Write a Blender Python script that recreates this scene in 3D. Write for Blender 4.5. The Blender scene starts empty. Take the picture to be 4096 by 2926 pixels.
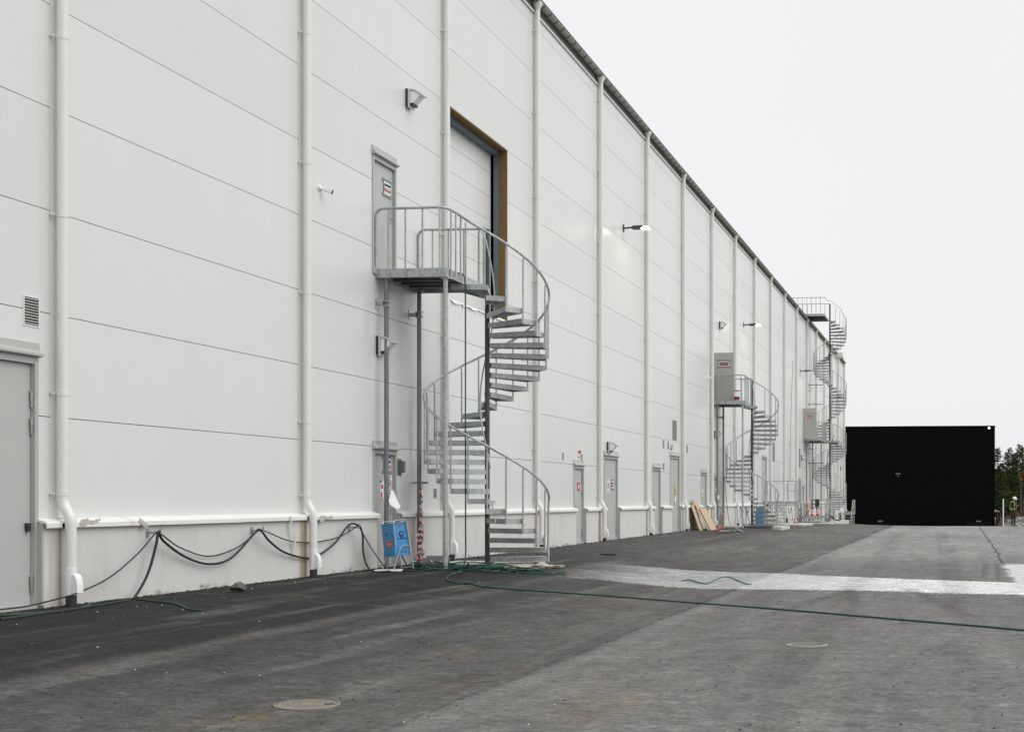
import bpy, math, random
from mathutils import Vector, Matrix
R = math.radians
rnd = random.Random(7)
C = bpy.context.scene.collection
sc = bpy.context.scene

# ------------------------------------------------------------------ camera
FPX, PPU, VPU, HOR = 4930.0, 3357.0, 3843.0, 1996.0
TH = math.atan((VPU - PPU) / FPX)
CT, ST = math.cos(TH), math.sin(TH)
CAMZ = 1.6
WALL = 10.56                       # distance of the long wall from the camera axis
cam_d = bpy.data.cameras.new('camera'); cam = bpy.data.objects.new('camera', cam_d); C.objects.link(cam)
cam.location = (0, 0, CAMZ); cam.rotation_euler = (R(90), 0, TH)
cam_d.sensor_width = 36; cam_d.lens = 36 * FPX / 4096
cam_d.shift_x = (2048 - PPU) / 4096; cam_d.shift_y = (HOR - 1463) / 4096
cam_d.clip_start = 0.1; cam_d.clip_end = 5000
sc.camera = cam
# ------------------------------------------------------------------ world, sun, exposure
SUN_EL, SUN_AZ = R(48), R(94)       # azimuth measured from +Y towards +X
world = bpy.data.worlds.new('World'); sc.world = world; world.use_nodes = True
wt = world.node_tree; wt.nodes.clear()
sky = wt.nodes.new('ShaderNodeTexSky'); sky.sky_type = 'NISHITA'; sky.sun_disc = False
sky.sun_elevation = SUN_EL; sky.sun_rotation = SUN_AZ; sky.air_density = 1.0; sky.dust_density = 4.0; sky.ozone_density = 1.0
hs = wt.nodes.new('ShaderNodeHueSaturation'); hs.inputs['Saturation'].default_value = 0.25; hs.inputs['Value'].default_value = 1.0
mixw = wt.nodes.new('ShaderNodeMix'); mixw.data_type = 'RGBA'; mixw.inputs[0].default_value = 0.86
mixw.inputs[7].default_value = (9.75, 9.85, 9.95, 1)     # even cloud cover
tcw = wt.nodes.new('ShaderNodeTexCoord'); nzw = wt.nodes.new('ShaderNodeTexNoise'); nzw.inputs['Scale'].default_value = 2.2; nzw.inputs['Detail'].default_value = 4
cmx = wt.nodes.new('ShaderNodeMix'); cmx.data_type = 'RGBA'; cmx.inputs[6].default_value = (9.3, 9.45, 9.65, 1); cmx.inputs[7].default_value = (10.15, 10.2, 10.2, 1)
wt.links.new(tcw.outputs['Generated'], nzw.inputs['Vector']); wt.links.new(nzw.outputs['Fac'], cmx.inputs[0]); wt.links.new(cmx.outputs[2], mixw.inputs[7])
bg = wt.nodes.new('ShaderNodeBackground'); bg.inputs[1].default_value = 0.1
wo = wt.nodes.new('ShaderNodeOutputWorld')
wt.links.new(sky.outputs[0], hs.inputs['Color']); wt.links.new(hs.outputs[0], mixw.inputs[6])
wt.links.new(mixw.outputs[2], bg.inputs[0]); wt.links.new(bg.outputs[0], wo.inputs[0])
sd = bpy.data.lights.new('sun', 'SUN'); sd.energy = 1.45; sd.angle = R(52); sd.color = (1.0, 0.985, 0.955)
so = bpy.data.objects.new('sun', sd); C.objects.link(so)
sdir = Vector((math.sin(SUN_AZ) * math.cos(SUN_EL), math.cos(SUN_AZ) * math.cos(SUN_EL), math.sin(SUN_EL)))
so.rotation_euler = sdir.to_track_quat('Z', 'Y').to_euler(); so.location = (30, 30, 60)
sc.view_settings.view_transform = 'Standard'; sc.view_settings.look = 'None'
sc.view_settings.exposure = 0.0; sc.view_settings.gamma = 1.0
sc.view_settings.use_curve_mapping = False

# ------------------------------------------------------------------ measuring helpers
def interp(tab, x):
    if x <= tab[0][0]: return tab[0][1]
    for (a, va), (b, vb) in zip(tab, tab[1:]):
        if x <= b:
            t = (x - a) / (b - a); t = t * t * (3 - 2 * t) * 0.5 + t * 0.5
            return va + (vb - va) * t
    return tab[-1][1]
ZW = [(0, .35), (30, .36), (45, .40), (53, .41), (62, .30), (75, .10), (87, -.06), (100, -1.1), (115, -1.8)]
ZO = [(0, 0), (66, .0), (74, 0), (88, -.42), (100, -1.0), (115, -1.8)]
ZH = [(0, 0), (74, 0), (88, -.42), (98, -.62), (105, -.7)]
def sstep(a, b, x):
    t = max(0, min(1, (x - a) / (b - a))); return t * t * (3 - 2 * t)
def ground(x, y):
    w = sstep(-10.56, -4.2 + min(max(y - 40, 0), 40) * .08, x)
    low = interp(ZW, y) * (1 - w) + interp(ZO, y) * w
    xe = .0272 * y
    hi = sstep(xe, xe + 2.5, x)
    return low * (1 - hi) + interp(ZH, y) * hi
def ray(u, v):
    r = (u - PPU) / FPX; h = (HOR - v) / FPX
    return Vector((CT * r - ST, ST * r + CT, h))
def A(u, v, d):                      # point seen at (u, v) at depth d
    return Vector((0, 0, CAMZ)) + ray(u, v) * d
def Wp(u, v, off=0.0):               # point of the long wall (off metres in front of it)
    q = ray(u, v); return Vector((0, 0, CAMZ)) + q * (-(WALL - off) / q.x)
def WY(u, off=0.0): return Wp(u, HOR, off).y
def G(u, v, up=0.0):                 # point on the ground
    q = ray(u, v); lo, hi = 2.0, 2.0
    f = lambda t: CAMZ + q.z * t - ground(q.x * t, q.y * t) - up
    while f(hi) > 0 and hi < 160: lo = hi; hi += .5
    for _ in range(30):
        m = (lo + hi) / 2
        if f(m) > 0: lo = m
        else: hi = m
    p = q * lo; return Vector((p.x, p.y, CAMZ + p.z))

# ------------------------------------------------------------------ materials
class E:
    def __init__(s, nt, o): s.nt = nt; s.o = o
    def _b(s, op, b, c=None, clamp=False):
        n = s.nt.nodes.new('ShaderNodeMath'); n.operation = op; n.use_clamp = clamp
        for i, q in enumerate([s, b, c]):
            if q is None: continue
            if isinstance(q, E): s.nt.links.new(q.o, n.inputs[i])
            else: n.inputs[i].default_value = q
        return E(s.nt, n.outputs[0])
    def __add__(s, b): return s._b('ADD', b)
    def __sub__(s, b): return s._b('SUBTRACT', b)
    def __mul__(s, b): return s._b('MULTIPLY', b)
    def __truediv__(s, b): return s._b('DIVIDE', b)
    def abs(s): return s._b('ABSOLUTE', None)
    def max(s, b): return s._b('MAXIMUM', b)
    def min(s, b): return s._b('MINIMUM', b)
    def pow(s, b): return s._b('POWER', b)
    def frac(s): return s._b('FRACT', None)
    def inv(s): return (s * -1.0) + 1.0
    def ss(s, a, b):                 # smooth step a..b
        n = s.nt.nodes.new('ShaderNodeMapRange'); n.interpolation_type = 'SMOOTHSTEP'
        s.nt.links.new(s.o, n.inputs[0]); n.inputs[1].default_value = a; n.inputs[2].default_value = b
        n.inputs[3].default_value = 0; n.inputs[4].default_value = 1
        if a > b:
            n.inputs[1].default_value = b; n.inputs[2].default_value = a; n.inputs[3].default_value = 1; n.inputs[4].default_value = 0
        return E(s.nt, n.outputs[0])
class M:
    """node material helper"""
    def __init__(s, name, col=(.5, .5, .5), rough=.5, metal=0., spec=.5):
        s.m = bpy.data.materials.new(name); s.m.use_nodes = True; s.nt = s.m.node_tree
        s.b = s.nt.nodes['Principled BSDF']; s.out = s.nt.nodes['Material Output']
        s.b.inputs['Base Color'].default_value = (*col, 1); s.b.inputs['Roughness'].default_value = rough
        s.b.inputs['Metallic'].default_value = metal; s.b.inputs['Specular IOR Level'].default_value = spec
        s.c = s.const(col); s.base = col
    def const(s, col):
        n = s.nt.nodes.new('ShaderNodeRGB'); n.outputs[0].default_value = (*col, 1); return n.outputs[0]
    def pos(s, sc3=(1, 1, 1), obj=False):
        if obj: n = s.nt.nodes.new('ShaderNodeTexCoord'); o = n.outputs['Object']
        else: n = s.nt.nodes.new('ShaderNodeNewGeometry'); o = n.outputs['Position']
        mp = s.nt.nodes.new('ShaderNodeMapping'); mp.inputs['Scale'].default_value = sc3
        s.nt.links.new(o, mp.inputs[0]); return mp.outputs[0]
    def xyz(s):
        n = s.nt.nodes.new('ShaderNodeNewGeometry'); q = s.nt.nodes.new('ShaderNodeSeparateXYZ')
        s.nt.links.new(n.outputs['Position'], q.inputs[0]); return [E(s.nt, q.outputs[i]) for i in range(3)]
    def noise(s, scale, sc3=(1, 1, 1), detail=4, rough=.6, obj=False):
        n = s.nt.nodes.new('ShaderNodeTexNoise'); n.inputs['Scale'].default_value = scale
        n.inputs['Detail'].default_value = detail; n.inputs['Roughness'].default_value = rough
        s.nt.links.new(s.pos(sc3, obj), n.inputs['Vector']); return E(s.nt, n.outputs['Fac'])
    def voro(s, scale, sc3=(1, 1, 1), feat='F1', out='Distance'):
        n = s.nt.nodes.new('ShaderNodeTexVoronoi'); n.inputs['Scale'].default_value = scale; n.feature = feat
        s.nt.links.new(s.pos(sc3), n.inputs['Vector']); return E(s.nt, n.outputs[out])
    def mix(s, fac, col, mode='MIX'):
        n = s.nt.nodes.new('ShaderNodeMix'); n.data_type = 'RGBA'; n.blend_type = mode
        s.nt.links.new(fac.o, n.inputs[0]); s.nt.links.new(s.c, n.inputs[6])
        if isinstance(col, tuple): n.inputs[7].default_value = (*col, 1)
        else: s.nt.links.new(col, n.inputs[7])
        s.c = n.outputs[2]; return s
    def vary(s, n, amt):             # multiply brightness by 1 +- amt
        f = (n - .5) * (2 * amt) + 1.0
        q = s.nt.nodes.new('ShaderNodeVectorMath'); q.operation = 'SCALE'
        s.nt.links.new(s.c, q.inputs[0]); s.nt.links.new(f.o, q.inputs['Scale']); s.c = q.outputs[0]; return s
    def rough(s, e): s.nt.links.new(e.o, s.b.inputs['Roughness']); return s
    def bump(s, e, strength=.3, dist=.01):
        n = s.nt.nodes.new('ShaderNodeBump'); n.inputs['Strength'].default_value = strength; n.inputs['Distance'].default_value = dist
        s.nt.links.new(e.o, n.inputs['Height']); s.nt.links.new(n.outputs[0], s.b.inputs['Normal']); return s
    def done(s):
        s.nt.links.new(s.c, s.b.inputs['Base Color']); return s.m
def simple(name, col, rough=.5, metal=0., spec=.5, var=.08, nscale=6.):
    m = M(name, col, rough, metal, spec)
    if var: m.vary(m.noise(nscale, detail=5), var)
    return m.done()

Y0P, BAY = 13.456, 5.415              # first visible downpipe and bay width
def joint_dist(m, shift=0.0):
    x, y, z = m.xyz()
    f = ((y - (Y0P - .03 + shift)) / BAY + .5).frac()
    return (f - .5) * BAY             # signed metres from the nearest bay joint

m = M('panel_paint', (.71, .72, .70), .30, spec=.9)
m.vary(m.noise(.35, (1, 1, .5), 3), .045).vary(m.noise(3, (1, 1, .15), 4), .02).vary(m.noise(90, detail=2), .03)
m.mix(m.noise(.7, (1, 1.5, .35), 5).ss(.60, .85) * .16, (.60, .59, .54))
oi = m.nt.nodes.new('ShaderNodeObjectInfo'); m.vary(E(m.nt, oi.outputs['Random']), .022)
m.rough(m.noise(.8, (1, 1, .5), 2) * .05 + .295)
MP = m.done()
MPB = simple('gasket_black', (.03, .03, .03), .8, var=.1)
m = M('flashing_paint', (.77, .775, .755), .4); m.vary(m.noise(5, detail=4), .05)
MFL = m.done()
m = M('ledge_paint', (.80, .80, .77), .38); m.vary(m.noise(4, detail=5), .06)
m.mix(m.noise(3.2, (1, 1, 1), 6).ss(.58, .72) * .35, (.45, .42, .35))
MLE = m.done()
m = M('pipe_paint', (.79, .79, .755), .32); m.vary(m.noise(4, (1, 1, .3), 4), .05)
m.mix(m.noise(2, (3, 3, .3), 5).ss(.6, .78) * .3, (.50, .47, .38))
MPI = m.done()
MPW = simple('pipe_plastic_white', (.85, .86, .86), .3, var=.03)
m = M('plinth_concrete', (.64, .635, .61), .75)
m.vary(m.noise(1.1, detail=6), .08).vary(m.noise(30, detail=3), .05)
jd = joint_dist(m, .0)
st = (jd - .02).abs().ss(.012, .004); m.mix(st, (.22, .2, .17))
streak = m.noise(9, (1, 1, .08), 5)
m.mix((jd + .05).abs().ss(.17, .03) * streak.ss(.25, .52) * (m.noise(.19, (1, 1, .05), 2).ss(.45, .6) * .45 + .42), (.37, .255, .13))
m.mix(m.noise(3.5, (1, 1, .16), 6).ss(.56, .75) * .35, (.42, .40, .35))
x, y, z = m.xyz()
m.mix((z - .37 - (m.noise(4.5, (1, 1, 1.6), 7, .7) - .5) * .5).ss(.06, .0) * m.noise(1.1, detail=4).ss(.46, .6) * .8, (.17, .15, .115))
m.mix(m.noise(1.6, (1, 1, .7), 6).ss(.5, .7) * .3, (.50, .48, .43))
m.bump(m.noise(25, detail=4), .15, .01)
MCO = m.done()
m = M('galvanised_steel', (.44, .455, .465), .42, .3)
m.vary(m.noise(14, detail=6, obj=True), .5).vary(m.noise(3.5, (1, 1, .3), 5), .5)
m.mix(m.noise(5, (1, 1, .3), 6).ss(.6, .8) * .35, (.62, .63, .62))
m.rough(m.noise(8, detail=4) * .3 + .3)
MGA = m.done()
m = M('galvanised_steel_dark_shaded', (.125, .132, .145), .5, .4)  # dark steel; shade under the landing decks is put into this colour
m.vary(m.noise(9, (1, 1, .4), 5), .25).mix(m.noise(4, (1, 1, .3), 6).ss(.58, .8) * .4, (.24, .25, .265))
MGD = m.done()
MGL = simple('leg_steel', (.20, .21, .23), .45, .35, var=.25, nscale=9)
MPO = simple('pole_steel_dark', (.075, .078, .084), .5, .3, var=.25)
MDR = simple('door_paint', (.47, .485, .465), .42, var=.05, nscale=3)
MDF = simple('door_frame_paint', (.44, .45, .425), .4, var=.05)
MOL = simple('door_paint_shaded', (.43, .435, .40), .45, var=.06)  # same paint as the wall doors, darkened: open leaf's shade in the colour
MST = simple('steel_fitting', (.45, .46, .47), .35, .8, var=.1)
MDK = simple('dark_fitting', (.03, .03, .032), .5, var=.1)
MGU = simple('gutter_metal', (.36, .36, .335), .45, .3, var=.15)
MBR = simple('bracket_metal', (.16, .16, .145), .5, .3, var=.1)
MGB = simple('gutter_bead', (.03, .03, .03), .5)
m = M('mineral_wool', (.20, .125, .05), .95); m.vary(m.noise(18, (1, 1, 4), 6), .35).bump(m.noise(30, detail=5), .6, .02)
MWO = m.done()
MCL = simple('column_blue_grey', (.12, .155, .18), .5, var=.08)
MWH = simple('paper_white', (.82, .83, .86), .8, var=.02)
MBK = simple('print_black', (.02, .02, .022), .7, var=0)
MRD = simple('print_red', (.45, .02, .03), .6, var=.04)
MYE = simple('print_yellow', (.65, .45, .03), .6, var=.05)
MTA = simple('duct_tape', (.20, .205, .21), .5, var=.15, nscale=40)
MBL = simple('box_blue', (.045, .25, .52), .4, var=.08)
MNV = simple('print_navy', (.01, .02, .12), .5, var=0)
MOR = simple('plastic_orange', (.75, .10, .02), .45, var=.06)
MCB = simple('cable_black', (.018, .018, .02), .55, var=.1)
m = M('hose_green', (.012, .072, .052), .5); m.vary(m.noise(20, detail=4), .7).mix(m.noise(6, detail=4).ss(.55, .75) * .45, (.10, .15, .13))
MHG = m.done()
m = M('cable_dusty', (.07, .065, .06), .7); m.vary(m.noise(20), .3); MCD = m.done()
MAL = simple('aluminium_tube', (.50, .51, .52), .3, .7, var=.06)
MBB = M('black_cladding', (.0022, .0025, .0034), .7, spec=.08).done()
MBJ = M('black_joint', (.009, .009, .009), .8, spec=.1).done()
m = M('plywood', (.52, .40, .265), .7); m.vary(m.noise(4, (1, 1, 6), 6), .14).mix(m.noise(1.8, detail=3).ss(.62, .72) * .5, (.42, .28, .15))
MPL = m.done()
MDW = simple('dusty_wood', (.34, .30, .235), .85, var=.2)
MSL = simple('base_slab_concrete', (.55, .54, .50), .85, var=.14)
MRB = simple('red_brown_steel', (.11, .022, .014), .6, var=.15)
MGN = simple('dark_green_box', (.03, .06, .045), .5, var=.2)
MCW = simple('foam_cloth', (.60, .54, .43), .95, var=.15)
MTP = simple('old_tape_beige', (.60, .57, .49), .9, var=.3, nscale=25)
MCR = simple('cone_red', (.70, .035, .02), .45, var=.05)
MRT = simple('tape_red', (.62, .015, .02), .45, var=.1)
MWT = simple('tape_white', (.78, .76, .76), .45, var=.06)
MLM = M('lamp_glass', (.9, .91, .92), .2).done()
MLG = simple('lamp_body_grey', (.62, .64, .65), .4, .3, var=.05)
def emissive(name, col, s):
    m = M(name, col, .4); m.b.inputs['Emission Color'].default_value = (*col, 1); m.b.inputs['Emission Strength'].default_value = s
    return m.m
MEM = emissive('lit_lamp', (1.0, .86, .62), 9)

# ------------------------------------------------------------------ asphalt
m = M('asphalt', (.160, .157, .149), .85, spec=.2)
x, y, z = m.xyz()
wob = m.noise(.9, (1, .35, 1), 5) - .5
fine = m.noise(14, (1, .45, 1), 6, .75) - .5
xs = x + wob * .22
# left of the long seam: younger, darker asphalt; darkest along the wall
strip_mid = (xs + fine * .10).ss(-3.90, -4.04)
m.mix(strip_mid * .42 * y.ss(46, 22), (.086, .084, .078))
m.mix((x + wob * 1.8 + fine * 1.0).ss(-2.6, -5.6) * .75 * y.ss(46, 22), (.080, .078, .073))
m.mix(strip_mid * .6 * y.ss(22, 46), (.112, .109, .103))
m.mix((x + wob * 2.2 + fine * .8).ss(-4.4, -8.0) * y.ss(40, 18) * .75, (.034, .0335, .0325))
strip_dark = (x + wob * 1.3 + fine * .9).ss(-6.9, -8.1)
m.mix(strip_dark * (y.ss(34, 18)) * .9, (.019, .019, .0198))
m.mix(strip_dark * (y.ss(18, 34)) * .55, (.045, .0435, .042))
# worn pale pavement right of the seam, farther off
m.mix(y.ss(27, 40) * strip_mid.inv() * .8, (.285, .282, .272))
m.vary(m.noise(.35, (1.6, .3, 1), 5), .5).vary(m.noise(.18, (1, .6, 1), 4), .35).vary(m.noise(2.5, (1, .18, 1), 5), .32)
# dusty streaks drawn out along the traffic
dust = m.noise(.8, (2.6, .22, 1), 6, .62)
m.mix(dust.ss(.52, .70) * .42, (.19, .185, .17))
m.mix(m.noise(1.9, (2.0, .5, 1), 6, .6).ss(.58, .74) * .35 * (x + 4.0).ss(-3, 1.2), (.22, .21, .195))
m.mix(m.noise(.45, (1.8, .4, 1), 5).ss(.59, .70) * .5 * y.ss(30, 14) * x.ss(-7.5, -5), (.17, .13, .08))
# brown smear at the round manhole
m.mix((x + 4.9 - (y - 9.3) * .25).abs().ss(.28, .02) * y.ss(9.3, 8.9) * y.ss(7.6, 8.6) * m.noise(7, (1, .6, 1), 5).ss(.4, .62) * .7, (.20, .15, .09))
m.mix((x + 4.35 - (y - 9.9) * .2).abs().ss(.22, .02) * y.ss(9.7, 10.1) * y.ss(12.3, 11) * m.noise(5, (1, .6, 1), 5).ss(.4, .62) * .55, (.17, .14, .10))
seam1 = (x + 3.98 + (m.noise(2.2, detail=6) - .5) * .16).abs().ss(.05, .012)
m.mix(seam1 * (m.noise(3, detail=3).ss(.38, .58)) * (y.ss(9, 22) * .4 + .4), (.03, .029, .028))
m.mix((x + 4.05 + wob * .5).abs().ss(.45, .05) * m.noise(1.6, (1, .4, 1), 5).ss(.4, .6) * .35, (.05, .049, .046))
m.mix((x + 3.78 + wob * .3).abs().ss(.22, .0) * .4, (.24, .235, .225))
m.mix((x + 7.35 + wob * .7).abs().ss(.26, .0) * .4 * y.ss(30, 16), (.15, .145, .135))
seam3 = (x - 1.07 - (m.noise(.35, detail=6, rough=.65) - .5) * .45).abs().ss(.045, .01)
m.mix(seam3 * .9 * y.ss(18, 20), (.022, .021, .021))
# pale cement band across the yard
nb = m.noise(.55, (.5, 1.5, 1), 6, .65) - .5
yt = y + nb * 1.4 + fine * 1.2
top = (x * -.5 + 24.4).min(26.5); bot = (x * -.13 + 21.2)
bandm = (yt - bot).ss(-.04, .10) * (top - yt).ss(-.06, .14)
fade = (x + nb * 2.0 + fine * .6).ss(-8.2, -5.6)
tears = m.noise(3.0, (.3, 4.0, 1), 7, .7).ss(.32, .40)
rightw = (x + wob * .3 + fine * .1).ss(-4.1, -3.9)
blotch = m.noise(1.1, (.6, 1.2, 1), 7, .7)
m.mix(bandm * fade * .7, (.29, .29, .285))
m.mix((yt - top).abs().ss(.5, .0) * fade * x.ss(1.2, -1) * m.noise(2.0, (.3, 3, 1), 6, .7).ss(.46, .6) * .7, (.05, .049, .046))
m.mix(bandm * fade * tears * blotch.ss(.12, .34) * (((x + 4.0) * .13).max(0).min(.42) * rightw + rightw * .26 + .27), (.68, .68, .68))
sp = (x + nb * .5 + fine * .3).ss(.95, 1.15) * ((x - 1.55) + (y - 30.5) * .22 + nb * .8).ss(.25, -.05) * yt.ss(20.0, 21.5) * yt.ss(31.5, 30)
m.mix(sp * tears * .9, (.62, .62, .62))
m.mix(m.noise(2.4, (.5, 1.6, 1), 7, .75).ss(.62, .68) * bandm * .5, (.12, .118, .113))
# thin transverse scratches and tyre tracks
scr = m.noise(1.7, (.13, 5.5, 1), 7, .7)
m.mix(scr.ss(.57, .64) * y.ss(26, 28) * y.ss(40, 30) * .7, (.045, .043, .04))
m.mix(scr.ss(.42, .34) * y.ss(12, 18) * .35, (.27, .265, .25))
m.mix(m.noise(2.6, (.2, 3.5, 1), 7, .75).ss(.60, .68) * .45, (.05, .049, .046))
for (xa, ya, xb, yb, wd) in ((-1.9, 21.8, -2.7, 16.5, .16), (-.95, 22.3, .25, 16.2, .2), (-2.0, 22, -1.5, 18.0, .14), (.62, 31, .45, 24.5, .10), (.90, 31, .74, 24.5, .08), (-2.9, 60, -1.6, 10, .35), (-1.0, 60, 0.2, 10, .35)):
    k = (xb - xa) / (yb - ya)
    dd = (x - (y * k + (xa - k * ya))).abs()
    long_ = y.ss(min(ya, yb) - .4, min(ya, yb) + 1.0) * y.ss(max(ya, yb) + .6, max(ya, yb) - .8)
    m.mix(dd.ss(wd, wd * .4) * long_ * m.noise(6, (.6, 2.2, 1), 4).ss(.34, .5) * (.40 if wd < .3 else .2), (.05, .048, .045))
m.mix((y - 52.5 + wob * 1.2).abs().ss(.22, .05) * .55, (.05, .05, .048))
m.mix((y - 38.5 + wob * .8 - x * .1).abs().ss(.10, .02) * x.ss(.9, 1.2) * .8, (.42, .41, .39))
# aggregate: coarse speckle that survives at distance, then fine grain
m.vary(m.noise(1.3, (1, .5, 1), 6, .7), .35).vary(m.noise(6, (.7, 1, 1), 6, .8), .75).vary(m.noise(17, (.8, 1, 1), 4, .8), 1.2).vary(m.noise(2.6, (.9, 1.3, 1), 6, .75), .65).vary(m.noise(70, detail=2, rough=.7), .6)
m.mix(m.voro(15, (1, .7, 1)).ss(.12, .05) * m.noise(5, detail=3).ss(.46, .6) * .85, (.015, .015, .015))
m.mix(m.voro(11, (1, 1, 1)).ss(.11, .05) * m.noise(4, detail=3).ss(.5, .6) * .55, (.30, .295, .28))
m.mix(m.voro(7, (1, .6, 1)).ss(.07, .035) * m.noise(2.2, detail=3).ss(.55, .65) * .8, (.5, .49, .46))
m.bump(m.noise(45, detail=4, rough=.7) + m.noise(6, detail=4) * .8, .45, .014)
m.rough(m.noise(2, detail=3) * .12 + .80)
MAS = m.done()
m = M('gravel_dirt', (.22, .205, .175), .9)
m.vary(m.noise(1.2, detail=8, rough=.75), .5).mix(m.noise(.25, detail=5).ss(.5, .65) * .6, (.17, .10, .05)).mix(m.noise(.6, detail=6).ss(.6, .7) * .6, (.06, .07, .03))
m.bump(m.noise(3, detail=6), .6, .15)
MGR = m.done()

# ------------------------------------------------------------------ mesh building
ORG = {}
class MB:
    def __init__(s): s.v = []; s.f = []
    def box(s, x0, x1, y0, y1, z0, z1):
        if x1 < x0: x0, x1 = x1, x0
        if y1 < y0: y0, y1 = y1, y0
        if z1 < z0: z0, z1 = z1, z0
        b = len(s.v)
        s.v += [(x0, y0, z0), (x1, y0, z0), (x1, y1, z0), (x0, y1, z0), (x0, y0, z1), (x1, y0, z1), (x1, y1, z1), (x0, y1, z1)]
        s.f += [tuple(b + i for i in q) for q in ((0, 3, 2, 1), (4, 5, 6, 7), (0, 1, 5, 4), (1, 2, 6, 5), (2, 3, 7, 6), (3, 0, 4, 7))]
        return s
    def obox(s, c, ax, ay, az):        # centre and three half-axis vectors
        c = Vector(c); b = len(s.v)
        for sx, sy, sz in ((-1, -1, -1), (1, -1, -1), (1, 1, -1), (-1, 1, -1), (-1, -1, 1), (1, -1, 1), (1, 1, 1), (-1, 1, 1)):
            s.v.append(tuple(c + Vector(ax) * sx + Vector(ay) * sy + Vector(az) * sz))
        s.f += [tuple(b + i for i in q) for q in ((0, 3, 2, 1), (4, 5, 6, 7), (0, 1, 5, 4), (1, 2, 6, 5), (2, 3, 7, 6), (3, 0, 4, 7))]
        return s
    def prism(s, poly, ext):           # closed polygon (3D points) pushed along ext
        b = len(s.v); n = len(poly); ext = Vector(ext)
        s.v += [tuple(p) for p in poly] + [tuple(Vector(p) + ext) for p in poly]
        s.f.append(tuple(b + i for i in reversed(range(n)))); s.f.append(tuple(b + n + i for i in range(n)))
        for i in range(n): j = (i + 1) % n; s.f.append((b + i, b + j, b + n + j, b + n + i))
        return s
    def tube(s, pts, r, n=8, cap=True, rads=None, twist=None):
        pts = [Vector(p) for p in pts]; b = len(s.v); N = len(pts)
        t0 = (pts[1] - pts[0]).normalized(); up = Vector((0, 0, 1)) if abs(t0.z) < .9 else Vector((1, 0, 0))
        a = t0.cross(up).normalized()
        for i, p in enumerate(pts):
            t = (pts[min(i + 1, N - 1)] - pts[max(i - 1, 0)]); t = t.normalized() if t.length > 1e-9 else t0
            a = (a - t * a.dot(t)).normalized(); c = t.cross(a)
            rr = rads[i] if rads else r
            for k in range(n):
                q = 2 * math.pi * (k + .5) / n; s.v.append(tuple(p + a * (math.cos(q) * rr) + c * (math.sin(q) * rr)))
        for i in range(N - 1):
            for k in range(n):
                k2 = (k + 1) % n
                s.f.append((b + i * n + k, b + i * n + k2, b + (i + 1) * n + k2, b + (i + 1) * n + k))
        if cap:
            s.f.append(tuple(b + k for k in reversed(range(n)))); s.f.append(tuple(b + (N - 1) * n + k for k in range(n)))
        return s
    def ico(s, c, r, sq=(1, 1, 1), jit=.0, rr=None):
        b = len(s.v); t = (1 + 5 ** .5) / 2
        for p in ((-1, t, 0), (1, t, 0), (-1, -t, 0), (1, -t, 0), (0, -1, t), (0, 1, t), (0, -1, -t), (0, 1, -t), (t, 0, -1), (t, 0, 1), (-t, 0, -1), (-t, 0, 1)):
            k = r / 1.9 * (1 + ((rr or rnd).uniform(-jit, jit) if jit else 0))
            s.v.append((c[0] + p[0] * k * sq[0], c[1] + p[1] * k * sq[1], c[2] + p[2] * k * sq[2]))
        s.f += [tuple(b + i for i in q) for q in ((0, 11, 5), (0, 5, 1), (0, 1, 7), (0, 7, 10), (0, 10, 11), (1, 5, 9), (5, 11, 4), (11, 10, 2), (10, 7, 6), (7, 1, 8), (3, 9, 4), (3, 4, 2), (3, 2, 6), (3, 6, 8), (3, 8, 9), (4, 9, 5), (2, 4, 11), (6, 2, 10), (8, 6, 7), (9, 8, 1))]
        return s
    def lathe(s, c, prof, n=16, axis=(0, 0, 1)):
        axis = Vector(axis).normalized(); a = axis.orthogonal().normalized(); d = axis.cross(a); c = Vector(c); b = len(s.v)
        for (r, h) in prof:
            for k in range(n):
                q = 2 * math.pi * k / n; s.v.append(tuple(c + axis * h + a * (math.cos(q) * r) + d * (math.sin(q) * r)))
        for i in range(len(prof) - 1):
            for k in range(n): k2 = (k + 1) % n; s.f.append((b + i * n + k, b + i * n + k2, b + (i + 1) * n + k2, b + (i + 1) * n + k))
        s.f.append(tuple(b + k for k in reversed(range(n)))); s.f.append(tuple(b + (len(prof) - 1) * n + k for k in range(n)))
        return s
    def quad(s, *p):
        b = len(s.v); s.v += [tuple(q) for q in p]; s.f.append(tuple(range(b, b + len(p)))); return s
    def build(s, name, mat, parent=None, smooth=False, bevel=0, org=None):
        if parent is not None: o0 = ORG[parent.name]
        else: o0 = Vector(org) if org is not None else Vector((0, 0, 0))
        me = bpy.data.meshes.new(name)
        me.from_pydata([tuple(Vector(p) - o0) for p in s.v], [], s.f)
        for q in (mat if isinstance(mat, (list, tuple)) else [mat]): me.materials.append(q)
        if smooth:
            for p in me.polygons: p.use_smooth = True
            try: me.set_sharp_from_angle(angle=R(45))
            except Exception: pass
        o = bpy.data.objects.new(name, me); C.objects.link(o); ORG[o.name] = o0
        if parent is not None: o.parent = parent
        else: o.location = o0
        if bevel:
            b = o.modifiers.new('bevel', 'BEVEL'); b.width = bevel; b.segments = 2; b.limit_method = 'ANGLE'
        return o
def thing(name, label, cat, loc, group=None):
    o = bpy.data.objects.new(name, None); o.empty_display_size = .2; C.objects.link(o); o.location = loc
    ORG[o.name] = Vector(loc); o['label'] = label; o['category'] = cat
    if group: o['group'] = group
    return o
def tag(o, label, cat, group=None):
    o['label'] = label; o['category'] = cat
    if group: o['group'] = group
    return o
def struct(o): o['kind'] = 'structure'; return o
def stuff(o): o['kind'] = 'stuff'; return o
def copy_tree(o, parent=None):
    c = o.copy(); C.objects.link(c); c.parent = parent
    for ch in list(o.children): copy_tree(ch, c)
    return c
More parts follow.
